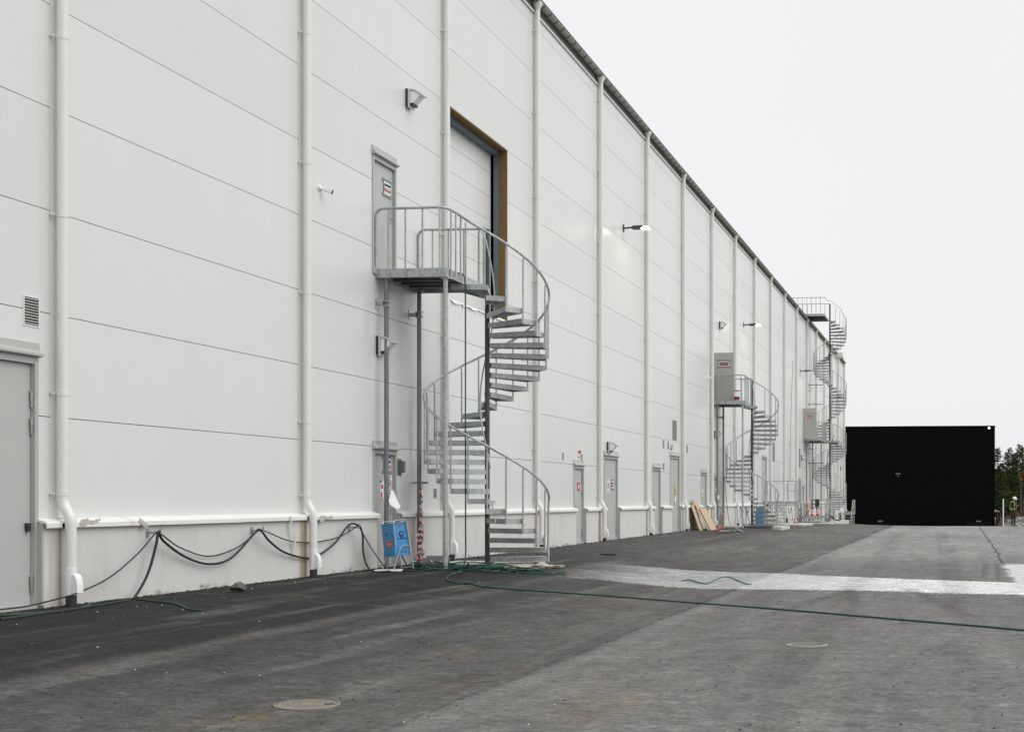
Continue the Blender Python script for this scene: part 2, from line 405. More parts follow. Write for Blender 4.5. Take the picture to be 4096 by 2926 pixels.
def curve_pts(pts, n=8):               # Catmull-Rom through the points
    pts = [Vector(p) for p in pts]; out = []
    P = [pts[0] * 2 - pts[1]] + pts + [pts[-1] * 2 - pts[-2]]
    for i in range(1, len(P) - 2):
        for k in range(n):
            t = k / n
            out.append(.5 * ((2 * P[i]) + (P[i + 1] - P[i - 1]) * t + (2 * P[i - 1] - 5 * P[i] + 4 * P[i + 1] - P[i + 2]) * t * t + (3 * P[i] - P[i - 1] - 3 * P[i + 1] + P[i + 2]) * t ** 3))
    out.append(pts[-1]); return out
def fillet(pts, r, n=6):               # straight runs joined by bends of radius r
    pts = [Vector(p) for p in pts]; out = [pts[0]]
    for i in range(1, len(pts) - 1):
        a, b, c = pts[i - 1], pts[i], pts[i + 1]
        d1 = (a - b); d2 = (c - b); q = min(r, d1.length * .45, d2.length * .45)
        p1 = b + d1.normalized() * q; p2 = b + d2.normalized() * q
        for k in range(n + 1):
            t = k / n; out.append(p1 * (1 - t) ** 2 + b * 2 * t * (1 - t) + p2 * t * t)
    out.append(pts[-1]); return out
def text_mesh(txt, size, name, mat, parent, origin, xdir, ydir, thick=.001):
    cu = bpy.data.curves.new(name, 'FONT'); cu.body = txt; cu.size = size; cu.extrude = thick; cu.align_x = 'CENTER'; cu.align_y = 'CENTER'
    ob = bpy.data.objects.new(name + '_tmp', cu); C.objects.link(ob)
    me = bpy.data.meshes.new_from_object(ob.evaluated_get(bpy.context.evaluated_depsgraph_get())); bpy.data.objects.remove(ob)
    xd = Vector(xdir).normalized(); yd = Vector(ydir).normalized(); zd = xd.cross(yd)
    o0 = ORG[parent.name]
    for v in me.vertices: v.co = Vector(origin) + xd * v.co.x + yd * v.co.y + zd * v.co.z - o0
    me.materials.clear(); me.materials.append(mat)
    o = bpy.data.objects.new(name, me); C.objects.link(o); o.parent = parent; ORG[o.name] = o0; return o

# ================================================================== GROUND
def sheet(xs, ys, dz, name, mat, cut=None):
    v = [(x, y, ground(x, y) + dz) for y in ys for x in xs]; nx = len(xs); f = []
    for j in range(len(ys) - 1):
        for i in range(nx - 1):
            if cut and cut(xs[i], ys[j]): continue
            f.append((j * nx + i, j * nx + i + 1, (j + 1) * nx + i + 1, (j + 1) * nx + i))
    b = MB(); b.v = v; b.f = f; o = b.build(name, mat, smooth=True); return struct(o)
xs = [-10.62 + i * .5 for i in range(30)] + [4.38 + i * 1.5 for i in range(24)]
ys = [-16 + i * 1.0 for i in range(119)]
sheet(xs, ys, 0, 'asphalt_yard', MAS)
xs = [-900, -300, -100, -60, -30, -12] + [-10 + i * 1.0 for i in range(40)] + [34, 40, 50, 70, 110, 200, 400, 1200]
ys = [-600, -200, -60, -17] + [-16 + i * 2 for i in range(62)] + [112, 120, 135, 150, 170, 200, 260, 400, 900, 2500]
sheet(xs, ys, -.06, 'ground', MGR)

# ================================================================== WAREHOUSE
wh = thing('warehouse', 'long white panel clad warehouse with grey doors, downpipes and black gutter line', 'building', (-WALL, Y0P, .35))
ZL, ZJ0, ROW, NROW, ZTOP = CAMZ - .232, CAMZ + .96, 1.2, 10, CAMZ + 12.06
YEND = Y0P + 18 * BAY + .35
KS = list(range(-2, 18))
def Yk(k): return Y0P + k * BAY
# openings: y0, y1, z0, z1 on the wall plane
DOORS = []
def dspec(u0, u1, leaf, **k): DOORS.append(dict(y0=WY(u0), y1=WY(u1), z1=CAMZ + leaf, **k))
DOORS.append(dict(y0=WY(148) - 2.35, y1=WY(148), z1=CAMZ + 1.62, double=True, hinge='R', tag='first'))
dspec(1490, 1584, .90, hinge='L')
dspec(2293, 2334, .92, hinge='R')
dspec(2414, 2470, 1.29, hinge='R')
dspec(2610, 2641, 1.08, hinge='R')
dspec(2679, 2717, 1.58, hinge='R', double=True)
dspec(2803, 2826, 1.08, hinge='R')
dspec(2854, 2867, .95, hinge='R')
dspec(3048, 3066, 2.25, hinge='R', double=True)
dspec(3191, 3203, 1.30, hinge='R')
dspec(3208, 3217, .85, hinge='L')
UP = (dict(y0=WY(1488), y1=WY(1583), z0=CAMZ + 4.17, z1=CAMZ + 6.22), )
OPEN2 = dict(y0=52.15, y1=53.05, z0=CAMZ + 4.2, z1=CAMZ + 6.3)
OPEN3 = dict(y0=82.35, y1=83.25, z0=CAMZ + 4.09, z1=CAMZ + 6.15)
DOCK = dict(y0=Yk(2) + .12, y1=WY(2030), z0=CAMZ + 4.14, z1=ZJ0 + 6 * ROW - .0)
holes = [(d['y0'], d['y1'], -9, d['z1']) for d in DOORS] + [(d['y0'], d['y1'], d['z0'], d['z1']) for d in UP]
holes += [(q['y0'], q['y1'], q['z0'], q['z1']) for q in (OPEN2, OPEN3, DOCK)]
def minus(r, hs):
    out = [r]
    for (a, b, c, d) in hs:
        nw = []
        for (y0, y1, z0, z1) in out:
            if b <= y0 or a >= y1 or d <= z0 or c >= z1: nw.append((y0, y1, z0, z1)); continue
            if a > y0: nw.append((y0, a, z0, z1))
            if b < y1: nw.append((b, y1, z0, z1))
            p, q = max(a, y0), min(b, y1)
            if c > z0: nw.append((p, q, z0, c))
            if d < z1: nw.append((p, q, d, z1))
        out = nw
    return out
gap = .009
shared = {}
for k in KS:
    ya, yb = Yk(k) + gap / 2, (Yk(k + 1) if k < 17 else YEND + .0) - gap / 2
    if k == 17: yb = YEND
    rows = [(ZL, ZJ0)] + [(ZJ0 + i * ROW, ZJ0 + (i + 1) * ROW) for i in range(9)] + [(ZJ0 + 9 * ROW, ZTOP)]
    for i, (za, zb) in enumerate(rows):
        r = (ya, yb, za + gap / 2, zb - gap / 2); parts = minus(r, holes)
        if parts == [r]:
            key = (round(yb - ya, 3), round(zb - za, 3))
            if key not in shared:
                o = MB().box(-WALL - .1, -WALL, ya, yb, r[2], r[3]).build('wall_panel', MP, org=(-WALL, ya, za))
                o.parent = wh; o.location = Vector((-WALL, ya, za)) - ORG[wh.name]; shared[key] = o
            else:
                o = shared[key].copy(); C.objects.link(o); o.location = Vector((-WALL, ya, za)) - ORG[wh.name]
        else:
            left = list(parts)
            while left:
                grp = [left.pop()]; more = True
                while more:
                    more = False
                    for q in list(left):
                        if any(q[0] <= g[1] + 1e-6 and q[1] >= g[0] - 1e-6 and q[2] <= g[3] + 1e-6 and q[3] >= g[2] - 1e-6 for g in grp):
                            grp.append(q); left.remove(q); more = True
                b = MB()
                for q in grp: b.box(-WALL - .1, -WALL, *q)
                b.build('wall_panel', MP, wh)
b = MB()
for q in minus((Yk(-2), YEND - .02, -2.2, ZTOP), [(DOCK['y0'], DOCK['y1'], DOCK['z0'], DOCK['z1'])]): b.box(-WALL - .14, -WALL - .1005, *q)
b.build('gasket_layer', MPB, wh)
# body of the building: far end, roof
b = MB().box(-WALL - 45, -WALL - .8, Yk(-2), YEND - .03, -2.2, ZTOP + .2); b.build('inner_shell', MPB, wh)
b = MB()
for i in range(12): b.box(-WALL - 40, -WALL - .012, YEND, YEND + .08, ZL - 1.3 + i * ROW if i else -2.2, ZL - 1.3 + (i + 1) * ROW - .011)
b.build('end_wall', MP, wh)
b = MB().prism([(-WALL - .05, Yk(-2), CAMZ + 12.42), (-WALL - 24, Yk(-2), CAMZ + 13.1), (-WALL - 46, Yk(-2), CAMZ + 12.4), (-WALL - 46, Yk(-2), CAMZ + 12.2), (-WALL - .05, Yk(-2), CAMZ + 12.2)], (0, YEND + .1 - Yk(-2), 0))
b.build('roof', MGU, wh)
# vertical cover strips over the bay joints, with screws
strip0 = None
for k in KS + [18]:
    y = Yk(k) - .055
    if strip0 is None:
        b = MB(); X = -WALL
        b.box(X + .0005, X + .009, y - .011, y + .045, ZL + .01, ZTOP); b.prism([(X + .0005, y + .045, ZL + .01), (X + .009, y + .045, ZL + .01), (X + .030, y + .075, ZL + .01), (X + .030, y + .185, ZL + .01), (X + .0005, y + .215, ZL + .01)], (0, 0, ZTOP - ZL - .01))
        strip0 = b.build('cover_strip', MFL, org=(-WALL, y, ZL)); strip0.parent = wh; strip0.location = Vector((-WALL, y, ZL)) - ORG[wh.name]
        b = MB()
        for i in range(40): b.lathe((X + .009, y + .004, ZL + .15 + i * .305), [(.007, 0), (.006, .006)], 6, (1, 0, 0))
        sc0 = b.build('screws', MDK, org=(-WALL, y, ZL)); sc0['kind'] = 'stuff'; sc0.parent = strip0
    else:
        c = strip0.copy(); C.objects.link(c); c.location = Vector((-WALL, y, ZL)) - ORG[wh.name]
        q = sc0.copy(); C.objects.link(q); q.parent = c
# plinth, split at bay joints and doors
dcut = [(d['y0'] - .0, d['y1'] + .0) for d in DOORS]
for k in KS:
    segs = [(Yk(k) - .03 + .003, (Yk(k + 1) if k < 17 else YEND + .03) - .03 - .003)]
    for (a, b_) in dcut:
        nw = []
        for (p, q) in segs:
            if b_ <= p or a >= q: nw.append((p, q)); continue
            if a > p: nw.append((p, a))
            if b_ < q: nw.append((b_, q))
        segs = nw
    for (p, q) in segs:
        if q - p < .05: continue
        MB().box(-WALL - .09, -WALL + .085, p, q, -2.4, ZL - .035).build('plinth_block', MCO, wh)
        # sloped flashing on top
        n = max(1, round((q - p) / 2.0)); L = (q - p) / n
        for i in range(n):
            y0 = p + i * L + (.0 if i else -.02); y1 = p + (i + 1) * L - .004 + (.0 if i < n - 1 else .03)
            X = -WALL; j = rnd.uniform(-.003, .003)
            prof = [(X + .002, y0, ZL + .012), (X + .125, y0, ZL - .028 + j), (X + .142, y0, ZL - .045 + j), (X + .142, y0, ZL - .098 + j), (X + .128, y0, ZL - .098 + j), (X + .124, y0, ZL - .055 + j), (X + .002, y0, ZL - .02)]
            MB().prism(prof, (0, y1 - y0, 0)).build('ledge_flashing', MLE, wh)
# eaves: drip strip, fascia, gutter, brackets
MB().prism([(-WALL - .02, Yk(-2), ZTOP + .002), (-WALL + .045, Yk(-2), ZTOP - .012), (-WALL + .05, Yk(-2), ZTOP + .03), (-WALL - .02, Yk(-2), ZTOP + .05)], (0, YEND - Yk(-2) + .05, 0)).build('drip_flashing', MFL, wh)
MB().box(-WALL - .6, -WALL - .02, Yk(-2), YEND + .04, ZTOP + .05, CAMZ + 12.40).build('fascia', MGU, wh)
gz, gx, gr = CAMZ + 12.36, -WALL + .125, .088
b = MB(); ring = []
for i in range(11):
    a = math.pi + math.pi * i / 10; ring.append((gx + gr * math.cos(a), gz + gr * math.sin(a)))
for i in range(10, -1, -1):
    a = math.pi + math.pi * i / 10; ring.append((gx + (gr - .005) * math.cos(a), gz + (gr - .005) * math.sin(a)))
b.prism([(p[0], Yk(-2), p[1]) for p in ring], (0, YEND + .1 - Yk(-2), 0)).build('gutter', MGU, wh, smooth=True)
MB().tube([(gx + gr, Yk(-2), gz + .002), (gx + gr, YEND + .1, gz + .002)], .012, 6).build('gutter_bead', MGB, wh)
MB().box(gx + gr - .16 - .12, gx + gr - .03, Yk(-2), YEND + .1, gz + .05, gz + .062).build('roof_edge_sheet', MGB, wh)
br0 = None; y = Yk(-1) + .25
while y < YEND:
    if br0 is None:
        b = MB(); rr = []
        for i in range(9):
            a = math.pi + math.pi * i / 8; rr.append((gx + (gr + .016) * math.cos(a), gz + (gr + .016) * math.sin(a)))
        for i in range(8, -1, -1):
            a = math.pi + math.pi * i / 8; rr.append((gx + (gr + .001) * math.cos(a), gz + (gr + .001) * math.sin(a)))
        b.prism([(p[0], y, p[1]) for p in rr], (0, .03, 0))
        br0 = b.build('gutter_bracket', MBR, org=(gx, y, gz)); br0.parent = wh; br0.location = Vector((gx, y, gz)) - ORG[wh.name]
    else:
        c = br0.copy(); C.objects.link(c); c.location = Vector((gx, y, gz)) - ORG[wh.name]
    y += BAY / 11
# downpipes
pipe0 = None; pipe_subs = []
def make_pipe():
    y = Yk(0) - .012; X = -WALL + .115; X2 = -WALL + .218; z0 = CAMZ
    pts = [(X, y, z0 + 12.2), (X, y, z0 + 6), (X, y, z0 + .02)]
    for i in range(13):
        t = i / 12; s_ = t * t * t * (t * (6 * t - 15) + 10); pts.append((X + (X2 - X) * s_, y, z0 + .03 - .33 * t))
    pts.append((X2, y, z0 - .80))
    o = MB().tube(pts, .0595, 16).build('downpipe', MPI, smooth=True, org=(X, y, z0)); o.parent = wh; o.location = Vector((X, y, z0)) - ORG[wh.name]
    subs = []
    for zc in (.07, 1.24, 3.32, 5.40, 7.48, 9.56, 11.6):
        b = MB().lathe((X, y, z0 + zc - .035), [(.0605, 0), (.0640, .002), (.0640, .068), (.0605, .07)], 16)
        b.box(X - .01, X + .01, y + .06, y + .085, z0 + zc - .035, z0 + zc + .035)
        b.box(-WALL + .01, X - .05, y - .075, y - .055, z0 + zc - .012, z0 + zc + .012)
        subs.append(b.build('pipe_clamp', MPI, smooth=True, org=(X, y, z0)))
    b = MB().lathe((X2, y, z0 - 1.13), [(.056, 0), (.058, .1), (.066, .2), (.0665, .33)], 16)
    b.prism([(X2 + .02, y - .050, z0 - 1.10), (X2 + .118, y - .050, z0 - 1.09), (X2 + .116, y - .050, z0 - 1.00), (X2 + .105, y - .050, z0 - .93), (X2 + .085, y - .050, z0 - .885), (X2 + .06, y - .050, z0 - .87), (X2 + .02, y - .050, z0 - .90)], (0, .10, 0))
    subs.append(b.build('leaf_trap', MPW, smooth=True, org=(X, y, z0)))
    subs.append(MB().lathe((X2 + .004, y, z0 - 1.75), [(.058, 0), (.058, .63)], 14).build('pipe_foot', MDK, smooth=True, org=(X, y, z0)))
    subs.append(MB().lathe((X, y, z0 + 12.12), [(.061, 0), (.075, .05), (.11, .13), (.12, .19)], 14).build('gutter_outlet', MPI, smooth=True, org=(X, y, z0)))
    for s_ in subs: s_.parent = o; s_.location = (0, 0, 0)
    return o
pipe0 = make_pipe()
for k in KS + [18]:
    if k == 0: continue
    c = pipe0.copy(); C.objects.link(c); c.location = pipe0.location + Vector((0, k * BAY, 0))
    for s_ in pipe0.children:
        q = s_.copy(); C.objects.link(q); q.parent = c
# doors
def door(d, z0=None, parent=wh, handle=True):
    y0, y1, z1 = d['y0'], d['y1'], d['z1']; X = -WALL
    if z0 is None: z0 = ground(X, (y0 + y1) / 2) + .03
    fr = .055
    b = MB()
    b.box(X - .09, X + .018, y0, y0 + fr, z0, z1); b.box(X - .09, X + .018, y1 - fr, y1, z0, z1); b.box(X - .09, X + .017, y0 + fr, y1 - fr, z1 - fr * 1.3, z1)
    b.box(X - .095, X + .03, y0, y1, z0 - .12, z0)
    if z0 < ZL:
        b.box(X + .018, X + .084, y0 + .002, y0 + .03, z0, ZL - .04); b.box(X + .018, X + .084, y1 - .03, y1 - .002, z0, ZL - .04)
    D = b.build('door', MDF, parent)
    leaves = [(y0 + fr + .004, y1 - fr - .004)]
    if d.get('double'): mid = (y0 + y1) / 2; leaves = [(y0 + fr + .004, mid - .004), (mid + .004, y1 - fr - .004)]
    for (a, c) in leaves: MB().box(X - .085, X - .035, a, c, z0 + .006, z1 - fr * 1.3 - .006).build('door_leaf', MDR, D, bevel=.002)
    # flashing hood
    b = MB(); b.prism([(X + .001, y0 - .02, z1 + .005), (X + .020, y0 - .02, z1 + .005), (X + .075, y0 - .02, z1 + .02), (X + .075, y0 - .02, z1 + .045), (X + .02, y0 - .02, z1 + .09), (X + .012, y0 - .02, z1 + .17), (X + .001, y0 - .02, z1 + .17)], (0, y1 - y0 + .04, 0))
    b.build('door_hood', MDF, D)
    hy = [y1 - fr - .012] if d['hinge'] == 'R' else [y0 + fr + .012]
    if d.get('double'): hy = [y0 + fr + .012, y1 - fr - .012]
    for h in hy:
        for zh in ((CAMZ + 1.15, CAMZ + .84, CAMZ - .96) if d.get('tag') == 'first' else (z1 - .35, z1 - .75, z0 + .25)):
            MB().tube([(X - .012, h, zh - .10), (X - .012, h, zh + .0)], .013, 8).tube([(X - .012, h, zh + .0), (X - .012, h, zh + .09)], .019, 8).build('hinge', MST, D, smooth=True)
    if handle:
        hh = (y0 + fr + .09) if d['hinge'] == 'R' else (y1 - fr - .09)
        if d.get('double'): hh = (y0 + y1) / 2 + .08
        zz = z0 + 1.02; sgn = 1 if d['hinge'] == 'R' else -1
        b = MB().box(X - .035, X - .027, hh - .02, hh + .02, zz - .08, zz + .16)
        b.tube([(X - .03, hh, zz), (X + .02, hh, zz), (X + .022, hh + sgn * .11, zz)], .009, 8); b.lathe((X - .03, hh, zz + .22), [(.028, 0), (.03, .012), (.018, .02)], 12, (1, 0, 0))
        b.build('handle', MST, D, smooth=True)
    return D
for d in DOORS: door(d, handle=d.get('tag') != 'first')
for d in UP: door(dict(d, hinge='L'), z0=d['z0'] + .03)
p = Wp(106, 2108, -.03)
o_ = MB().prism([(p.x + .003, p.y - .03, p.z + .05), (p.x + .003, p.y + .03, p.z + .05), (p.x + .003, p.y + .02, p.z - .05), (p.x + .003, p.y - .02, p.z - .05)], (.03, 0, 0)).build('door_stop', MDK, [q for q in wh.children if q.name == 'door'][0])
# dock opening: stripped insulation jambs, column and inner panels
X = -WALL; y0, y1, z0, z1 = DOCK['y0'], DOCK['y1'], DOCK['z0'], DOCK['z1']
do = MB()
do.box(X - .2, X - .003, y1 - .03, y1 - .001, z0, z1 - .001); do.box(X - .2, X - .003, y0 + .001, y0 + .03, z0, z1 - .001); do.box(X - .2, X - .003, y0 + .03, y1 - .03, z1 - .03, z1 - .001)
dock = do.build('dock_opening', MWO, wh)
MB().box(X - .32, X - .2, y1 - .05, y1 + .03, z0 - .1, z1).build('steel_column', MCL, dock)
MB().box(X - .36, X - .2, y0 - .03, y1 - .05, z1 - .13, z1).build('lintel_beam', MCL, dock)
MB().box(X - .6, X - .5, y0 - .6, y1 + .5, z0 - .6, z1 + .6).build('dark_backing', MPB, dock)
zz = z0 - .1 - .3
ip = None
while zz < z1 + .2:
    if ip is None:
        ip = MB().box(X - .43, X - .38, y0 - .5, y1 - .075, zz, zz + .545).build('inner_panel', MP, org=(X, y0, zz)); ip.parent = dock; ip.location = Vector((X, y0, zz)) - ORG[wh.name]
    else:
        c = ip.copy(); C.objects.link(c); c.location = Vector((X, y0, zz)) - ORG[wh.name]
    zz += .553
b = MB(); n = 34                        # torn foil along the lower edge
for i in range(n):
    y = y0 + .3 + (y1 - y0 - .1) * i / n; w_ = (y1 - y0) / n; h = .02 + .05 * rnd.random()
    b.quad((X + .004, y, z0 + .03), (X + .004, y + w_, z0 + .03), (X + .02 + .03 * rnd.random(), y + w_, z0 - h * rnd.random()), (X + .02 + .03 * rnd.random(), y, z0 - h * rnd.random()))
b.build('torn_foil', MWH, dock)
# open doorways of the upper landings (dark reveal; the leaf stands open)
for q in (OPEN2, OPEN3):
    b = MB(); b.box(X - .095, X - .0, q['y0'], q['y0'] + .05, q['z0'], q['z1']); b.box(X - .095, X, q['y1'] - .05, q['y1'], q['z0'], q['z1']); b.box(X - .095, X, q['y0'] + .05, q['y1'] - .05, q['z1'] - .06, q['z1'])
    dd = b.build('door', MDF, wh)
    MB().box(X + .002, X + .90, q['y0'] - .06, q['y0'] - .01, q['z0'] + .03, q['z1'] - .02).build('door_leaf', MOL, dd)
    MB().tube([(X + .82, q['y0'] - .09, q['z0'] + 1.05), (X + .82, q['y0'] - .13, q['z0'] + 1.05), (X + .72, q['y0'] - .13, q['z0'] + 1.05)], .01, 6).build('handle', MST, dd)
# vents
def vent(u0, u1, v0, v1, n=8, name='vent', w=None):
    p0 = Wp(u0, v0); y0 = p0.y; y1 = WY(u1); sc_ = (VPU - (u0 + u1) / 2) * CT / WALL
    zt = CAMZ + (HOR - v0) / sc_ - 0; zb = CAMZ + (HOR - v1) / sc_
    if w: y1 = y0 + w
    X = -WALL; b = MB(); t = .016
    b.box(X + .001, X + .009, y0, y0 + t, zb, zt); b.box(X + .001, X + .009, y1 - t, y1, zb, zt); b.box(X + .001, X + .009, y0 + t, y1 - t, zt - t, zt); b.box(X + .001, X + .009, y0 + t, y1 - t, zb, zb + t)
    V = b.build(name, MFL, wh); MB().box(X + .0010, X + .0030, y0 + t, y1 - t, zb + t, zt - t).build('vent_throat', MDK, V)
    for i in range(n):
        za = zb + t + (zt - zb - 2 * t) * (i + .5) / n; h = (zt - zb - 2 * t) / n * .09
        MB().prism([(X + .0032, y0 + t, za + h * 1.6), (X + .0060, y0 + t, za + h * 1.2), (X + .0065, y0 + t, za - h * 1.0), (X + .0032, y0 + t, za - h * .8)], (0, y1 - y0 - 2 * t, 0)).build('slat', MFL, V)
vent(91, 157, 1184, 1306, 10)
for a in ((1732, 1747, 1950, 1994, 6), (2247, 2255, 1807, 1840, 7), (2322, 2330, 1813, 1845, 7), (2650, 2657, 1757, 1793, 8), (2669, 2676, 1762, 1797, 8), (2650, 2657, 1849, 1882, 8), (2745, 2751, 1778, 1812, 8)): vent(*a)
vent(2688, 2707, 1678, 1763, 18); vent(3087, 3099, 1765, 1846, 20); vent(3195, 3202, 1792, 1869, 20)
# roof equipment
def hood(u, v, d, wx, wy, h, label):
    p = A(u, v, d); o = thing('roof_cowl', label, 'roof vent', (p.x, p.y, CAMZ + 12.5))
    MB().box(p.x - wx, p.x, p.y, p.y + wy, CAMZ + 12.3, p.z - h).build('cowl_base', MFL, o)
    MB().prism([(p.x - wx, p.y - .1, p.z - h + .003), (p.x + .05, p.y - .1, p.z - h + .003), (p.x - .25, p.y - .1, p.z), (p.x - wx + .2, p.y - .1, p.z)], (0, wy + .2, 0)).build('cowl_cap', MGU, o)
hood(2772, 728, 50.5, 1.0, 1.4, .25, 'low grey roof cowl just above the gutter nearest the camera')
hood(3028, 1017, 67, 1.6, 3.2, .6, 'large pale roof ventilation housing above the gutter half way along')
p = A(3370, 1426, 104); o = MB().box(p.x - 1.1, p.x, p.y, p.y + 1.2, CAMZ + 12.4, p.z).build('roof_box', MFL, org=p); tag(o, 'small white roof box at the far end of the roof', 'roof box')
p = A(3073, 1090, 70); o = MB().lathe((p.x - .2, p.y, CAMZ + 12.35), [(.09, 0), (.09, .55), (.16, .56), (.16, .75)], 10).build('roof_pipe', MDK, org=(p.x - .2, p.y, CAMZ + 12.35)); tag(o, 'little dark capped flue pipe sticking up beside the roof ventilation housing', 'flue')

# ================================================================== BLACK BUILDING
DB = 151.0; YB = (DB + ST * -6) / CT; s_ = FPX / DB
xr = A(3979, 1996, DB).x; xl = -34.0; zt = CAMZ + (HOR - 1703) / s_; zb = -1.9
bb = thing('black_hall', 'tall matte black windowless hall closing the end of the yard', 'building', (xr, YB, zb))
MB().box(xl, xr - .02, YB + .1, YB + 30, zb, zt - .02).build('wall_core', MBJ, bb)
cols = [xl, xl + 7.6, xl + 15.2, A(3469, 1996, DB).x, A(3715, 1996, DB).x, xr - .28]
zj = [CAMZ + (HOR - 1742.8) / s_ - i * 1.2 for i in range(10)]
for a, c in zip(cols, cols[1:]):
    for i in range(10):
        hi = zt - .25 if i == 0 else zj[i - 1] - .03
        lo = zj[i] if i < 9 else zb
        lo = zj[i]
        if hi - lo < .1: continue
        MB().box(a + .015, c - .015, YB, YB + .098, lo, hi).build('wall_panel', MBB, bb)
MB().box(xr - .25, xr, YB - .03, YB + 30, zb, zt - .25).build('corner_trim', MBB, bb)
MB().box(xl, xr + .02, YB - .06, YB + 30, zt - .22, zt).build('parapet', MBB, bb)
for u in (3072 + 995 / 2.2207, 3072 + 1870 / 2.2207):
    p = A(u, 2087, DB)
    MB().box(p.x - .9 if u < 3700 else p.x - 1.6, p.x + 1.1 if u < 3700 else p.x + 1.6, YB - .12, YB - .005, p.z - .5, p.z - .05).build('dock_bumper', MBJ, bb)
    MB().box(p.x - .3, p.x + .3, YB - .05, YB - .005, p.z + .06, p.z + .2).build('dock_number_plate', MTA, bb)
p = A(3072 + 1155 / 2.2207, 1700 + 434 / 2.2207, DB)
MB().box(p.x - .3, p.x + .3, YB - .08, YB - .004, p.z - .02, p.z + .10).box(p.x - .1, p.x + .1, YB - .08, YB - .004, p.z - .28, p.z - .2).build('small_sign_plate', MTA, bb)
p = A(3955.6, 1712.6, DB)
o = MB().lathe((p.x, YB - .07, p.z), [(.15, 0), (.15, .05)], 16, (0, -1, 0)).build('round_lamp', emissive('white_lamp', (1, 1, 1), 1.0), org=(p.x, YB - .07, p.z)); tag(o, 'small round white light at the top right corner of the black hall', 'lamp')

# ================================================================== SPIRAL STAIRS
def helix(px, py, r, a0, a1, zf, n):
    return [(px + r * math.cos(R(a0 + (a1 - a0) * i / n)), py + r * math.sin(R(a0 + (a1 - a0) * i / n)), zf(a0 + (a1 - a0) * i / n)) for i in range(n + 1)]
TREADS = {}
def tread(root, px, py, z, ang, first={}):
    if 'm' not in first:
        b = MB(); ri, ro, w = .06, 1.13, R(9.6)
        i1 = (ri, -.045); i2 = (ri, .075); o1 = (ro * math.cos(-w), ro * math.sin(-w)); o2 = (ro * math.cos(w), ro * math.sin(w)); pl = [i1, o1, o2, i2]
        b.prism([(p[0], p[1], -.012) for p in pl], (0, 0, .012))
        c = Vector((.65, .01, 0))
        for a, d in ((i1, o1), (o1, o2), (o2, i2)):
            a = Vector((*a, 0)); d = Vector((*d, 0)); t = (d - a).normalized(); nn = Vector((-t.y, t.x, 0)) * .004
            b.prism([a + Vector((0, 0, -.0125)), d + Vector((0, 0, -.0125)), d + nn + Vector((0, 0, -.0125)), a + nn + Vector((0, 0, -.0125))], (0, 0, -.083))
        for f_ in (.3, .6):                # cross bars below
            p = Vector((*i1, 0)).lerp(Vector((*o1, 0)), f_); q = Vector((*i2, 0)).lerp(Vector((*o2, 0)), f_)
            b.prism([p + Vector((0, .012, -.013)), q + Vector((0, -.012, -.013)), q + Vector((.006, -.012, -.013)), p + Vector((.006, .012, -.013))], (0, 0, -.04))
        me = b.build('tread', MGA, smooth=False); first['m'] = me.data; bpy.data.objects.remove(me)
    o = bpy.data.objects.new('tread', first['m']); C.objects.link(o); o.parent = root
    o.location = Vector((px, py, z)) - ORG[root.name]; o.rotation_euler = (0, 0, R(ang)); return o
def flight(root, px, py, ztop, n, pitch, step, a0, off, inner=True):
    """n treads going down from ztop; angles grow; off(a) = handrail height above the tread line"""
    zt_ = lambda a: ztop - pitch * (a - a0) / step
    for k in range(n):
        a = a0 + step * k; tread(root, px, py, ztop - pitch * k, a)
        pa = R(a + step / 2); x, y = px + 1.155 * math.cos(pa), py + 1.155 * math.sin(pa)
        top = zt_(a + step / 2) + off(a + step / 2) - .02; rt = 1.17
        x2, y2 = px + rt * math.cos(pa), py + rt * math.sin(pa)
        if k == n - 1: continue
        b = MB().tube([(x, y, ztop - pitch * (k + 1) - .09), (x, y, top - .10), ((x + x2) / 2, (y + y2) / 2, top - .05), (x2, y2, top)], .0175, 6)
        b.build('baluster', MGA, root, smooth=True)
    return zt_
def platform(root, x0, x1, y0, y1, z, beams=True):
    b = MB().box(x0, x1, y0, y0 + .012, z - .16, z); b.box(x0, x1, y1 - .012, y1, z - .16, z); b.box(x1 - .012, x1, y0 + .012, y1 - .012, z - .16, z); b.box(x0, x0 + .012, y0 + .012, y1 - .012, z - .16, z)
    b.build('edge_channel', MGA, root)
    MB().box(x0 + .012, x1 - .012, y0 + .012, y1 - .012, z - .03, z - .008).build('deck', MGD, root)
    for i in range(4):
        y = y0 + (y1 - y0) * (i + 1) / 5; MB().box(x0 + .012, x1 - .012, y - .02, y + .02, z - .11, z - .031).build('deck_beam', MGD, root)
def posts(root, pts, z0, z1, r=.0175):
    for (x, y) in pts: MB().tube([(x, y, z0), (x, y, z1)], r, 6).build('baluster', MGA, root, smooth=True)

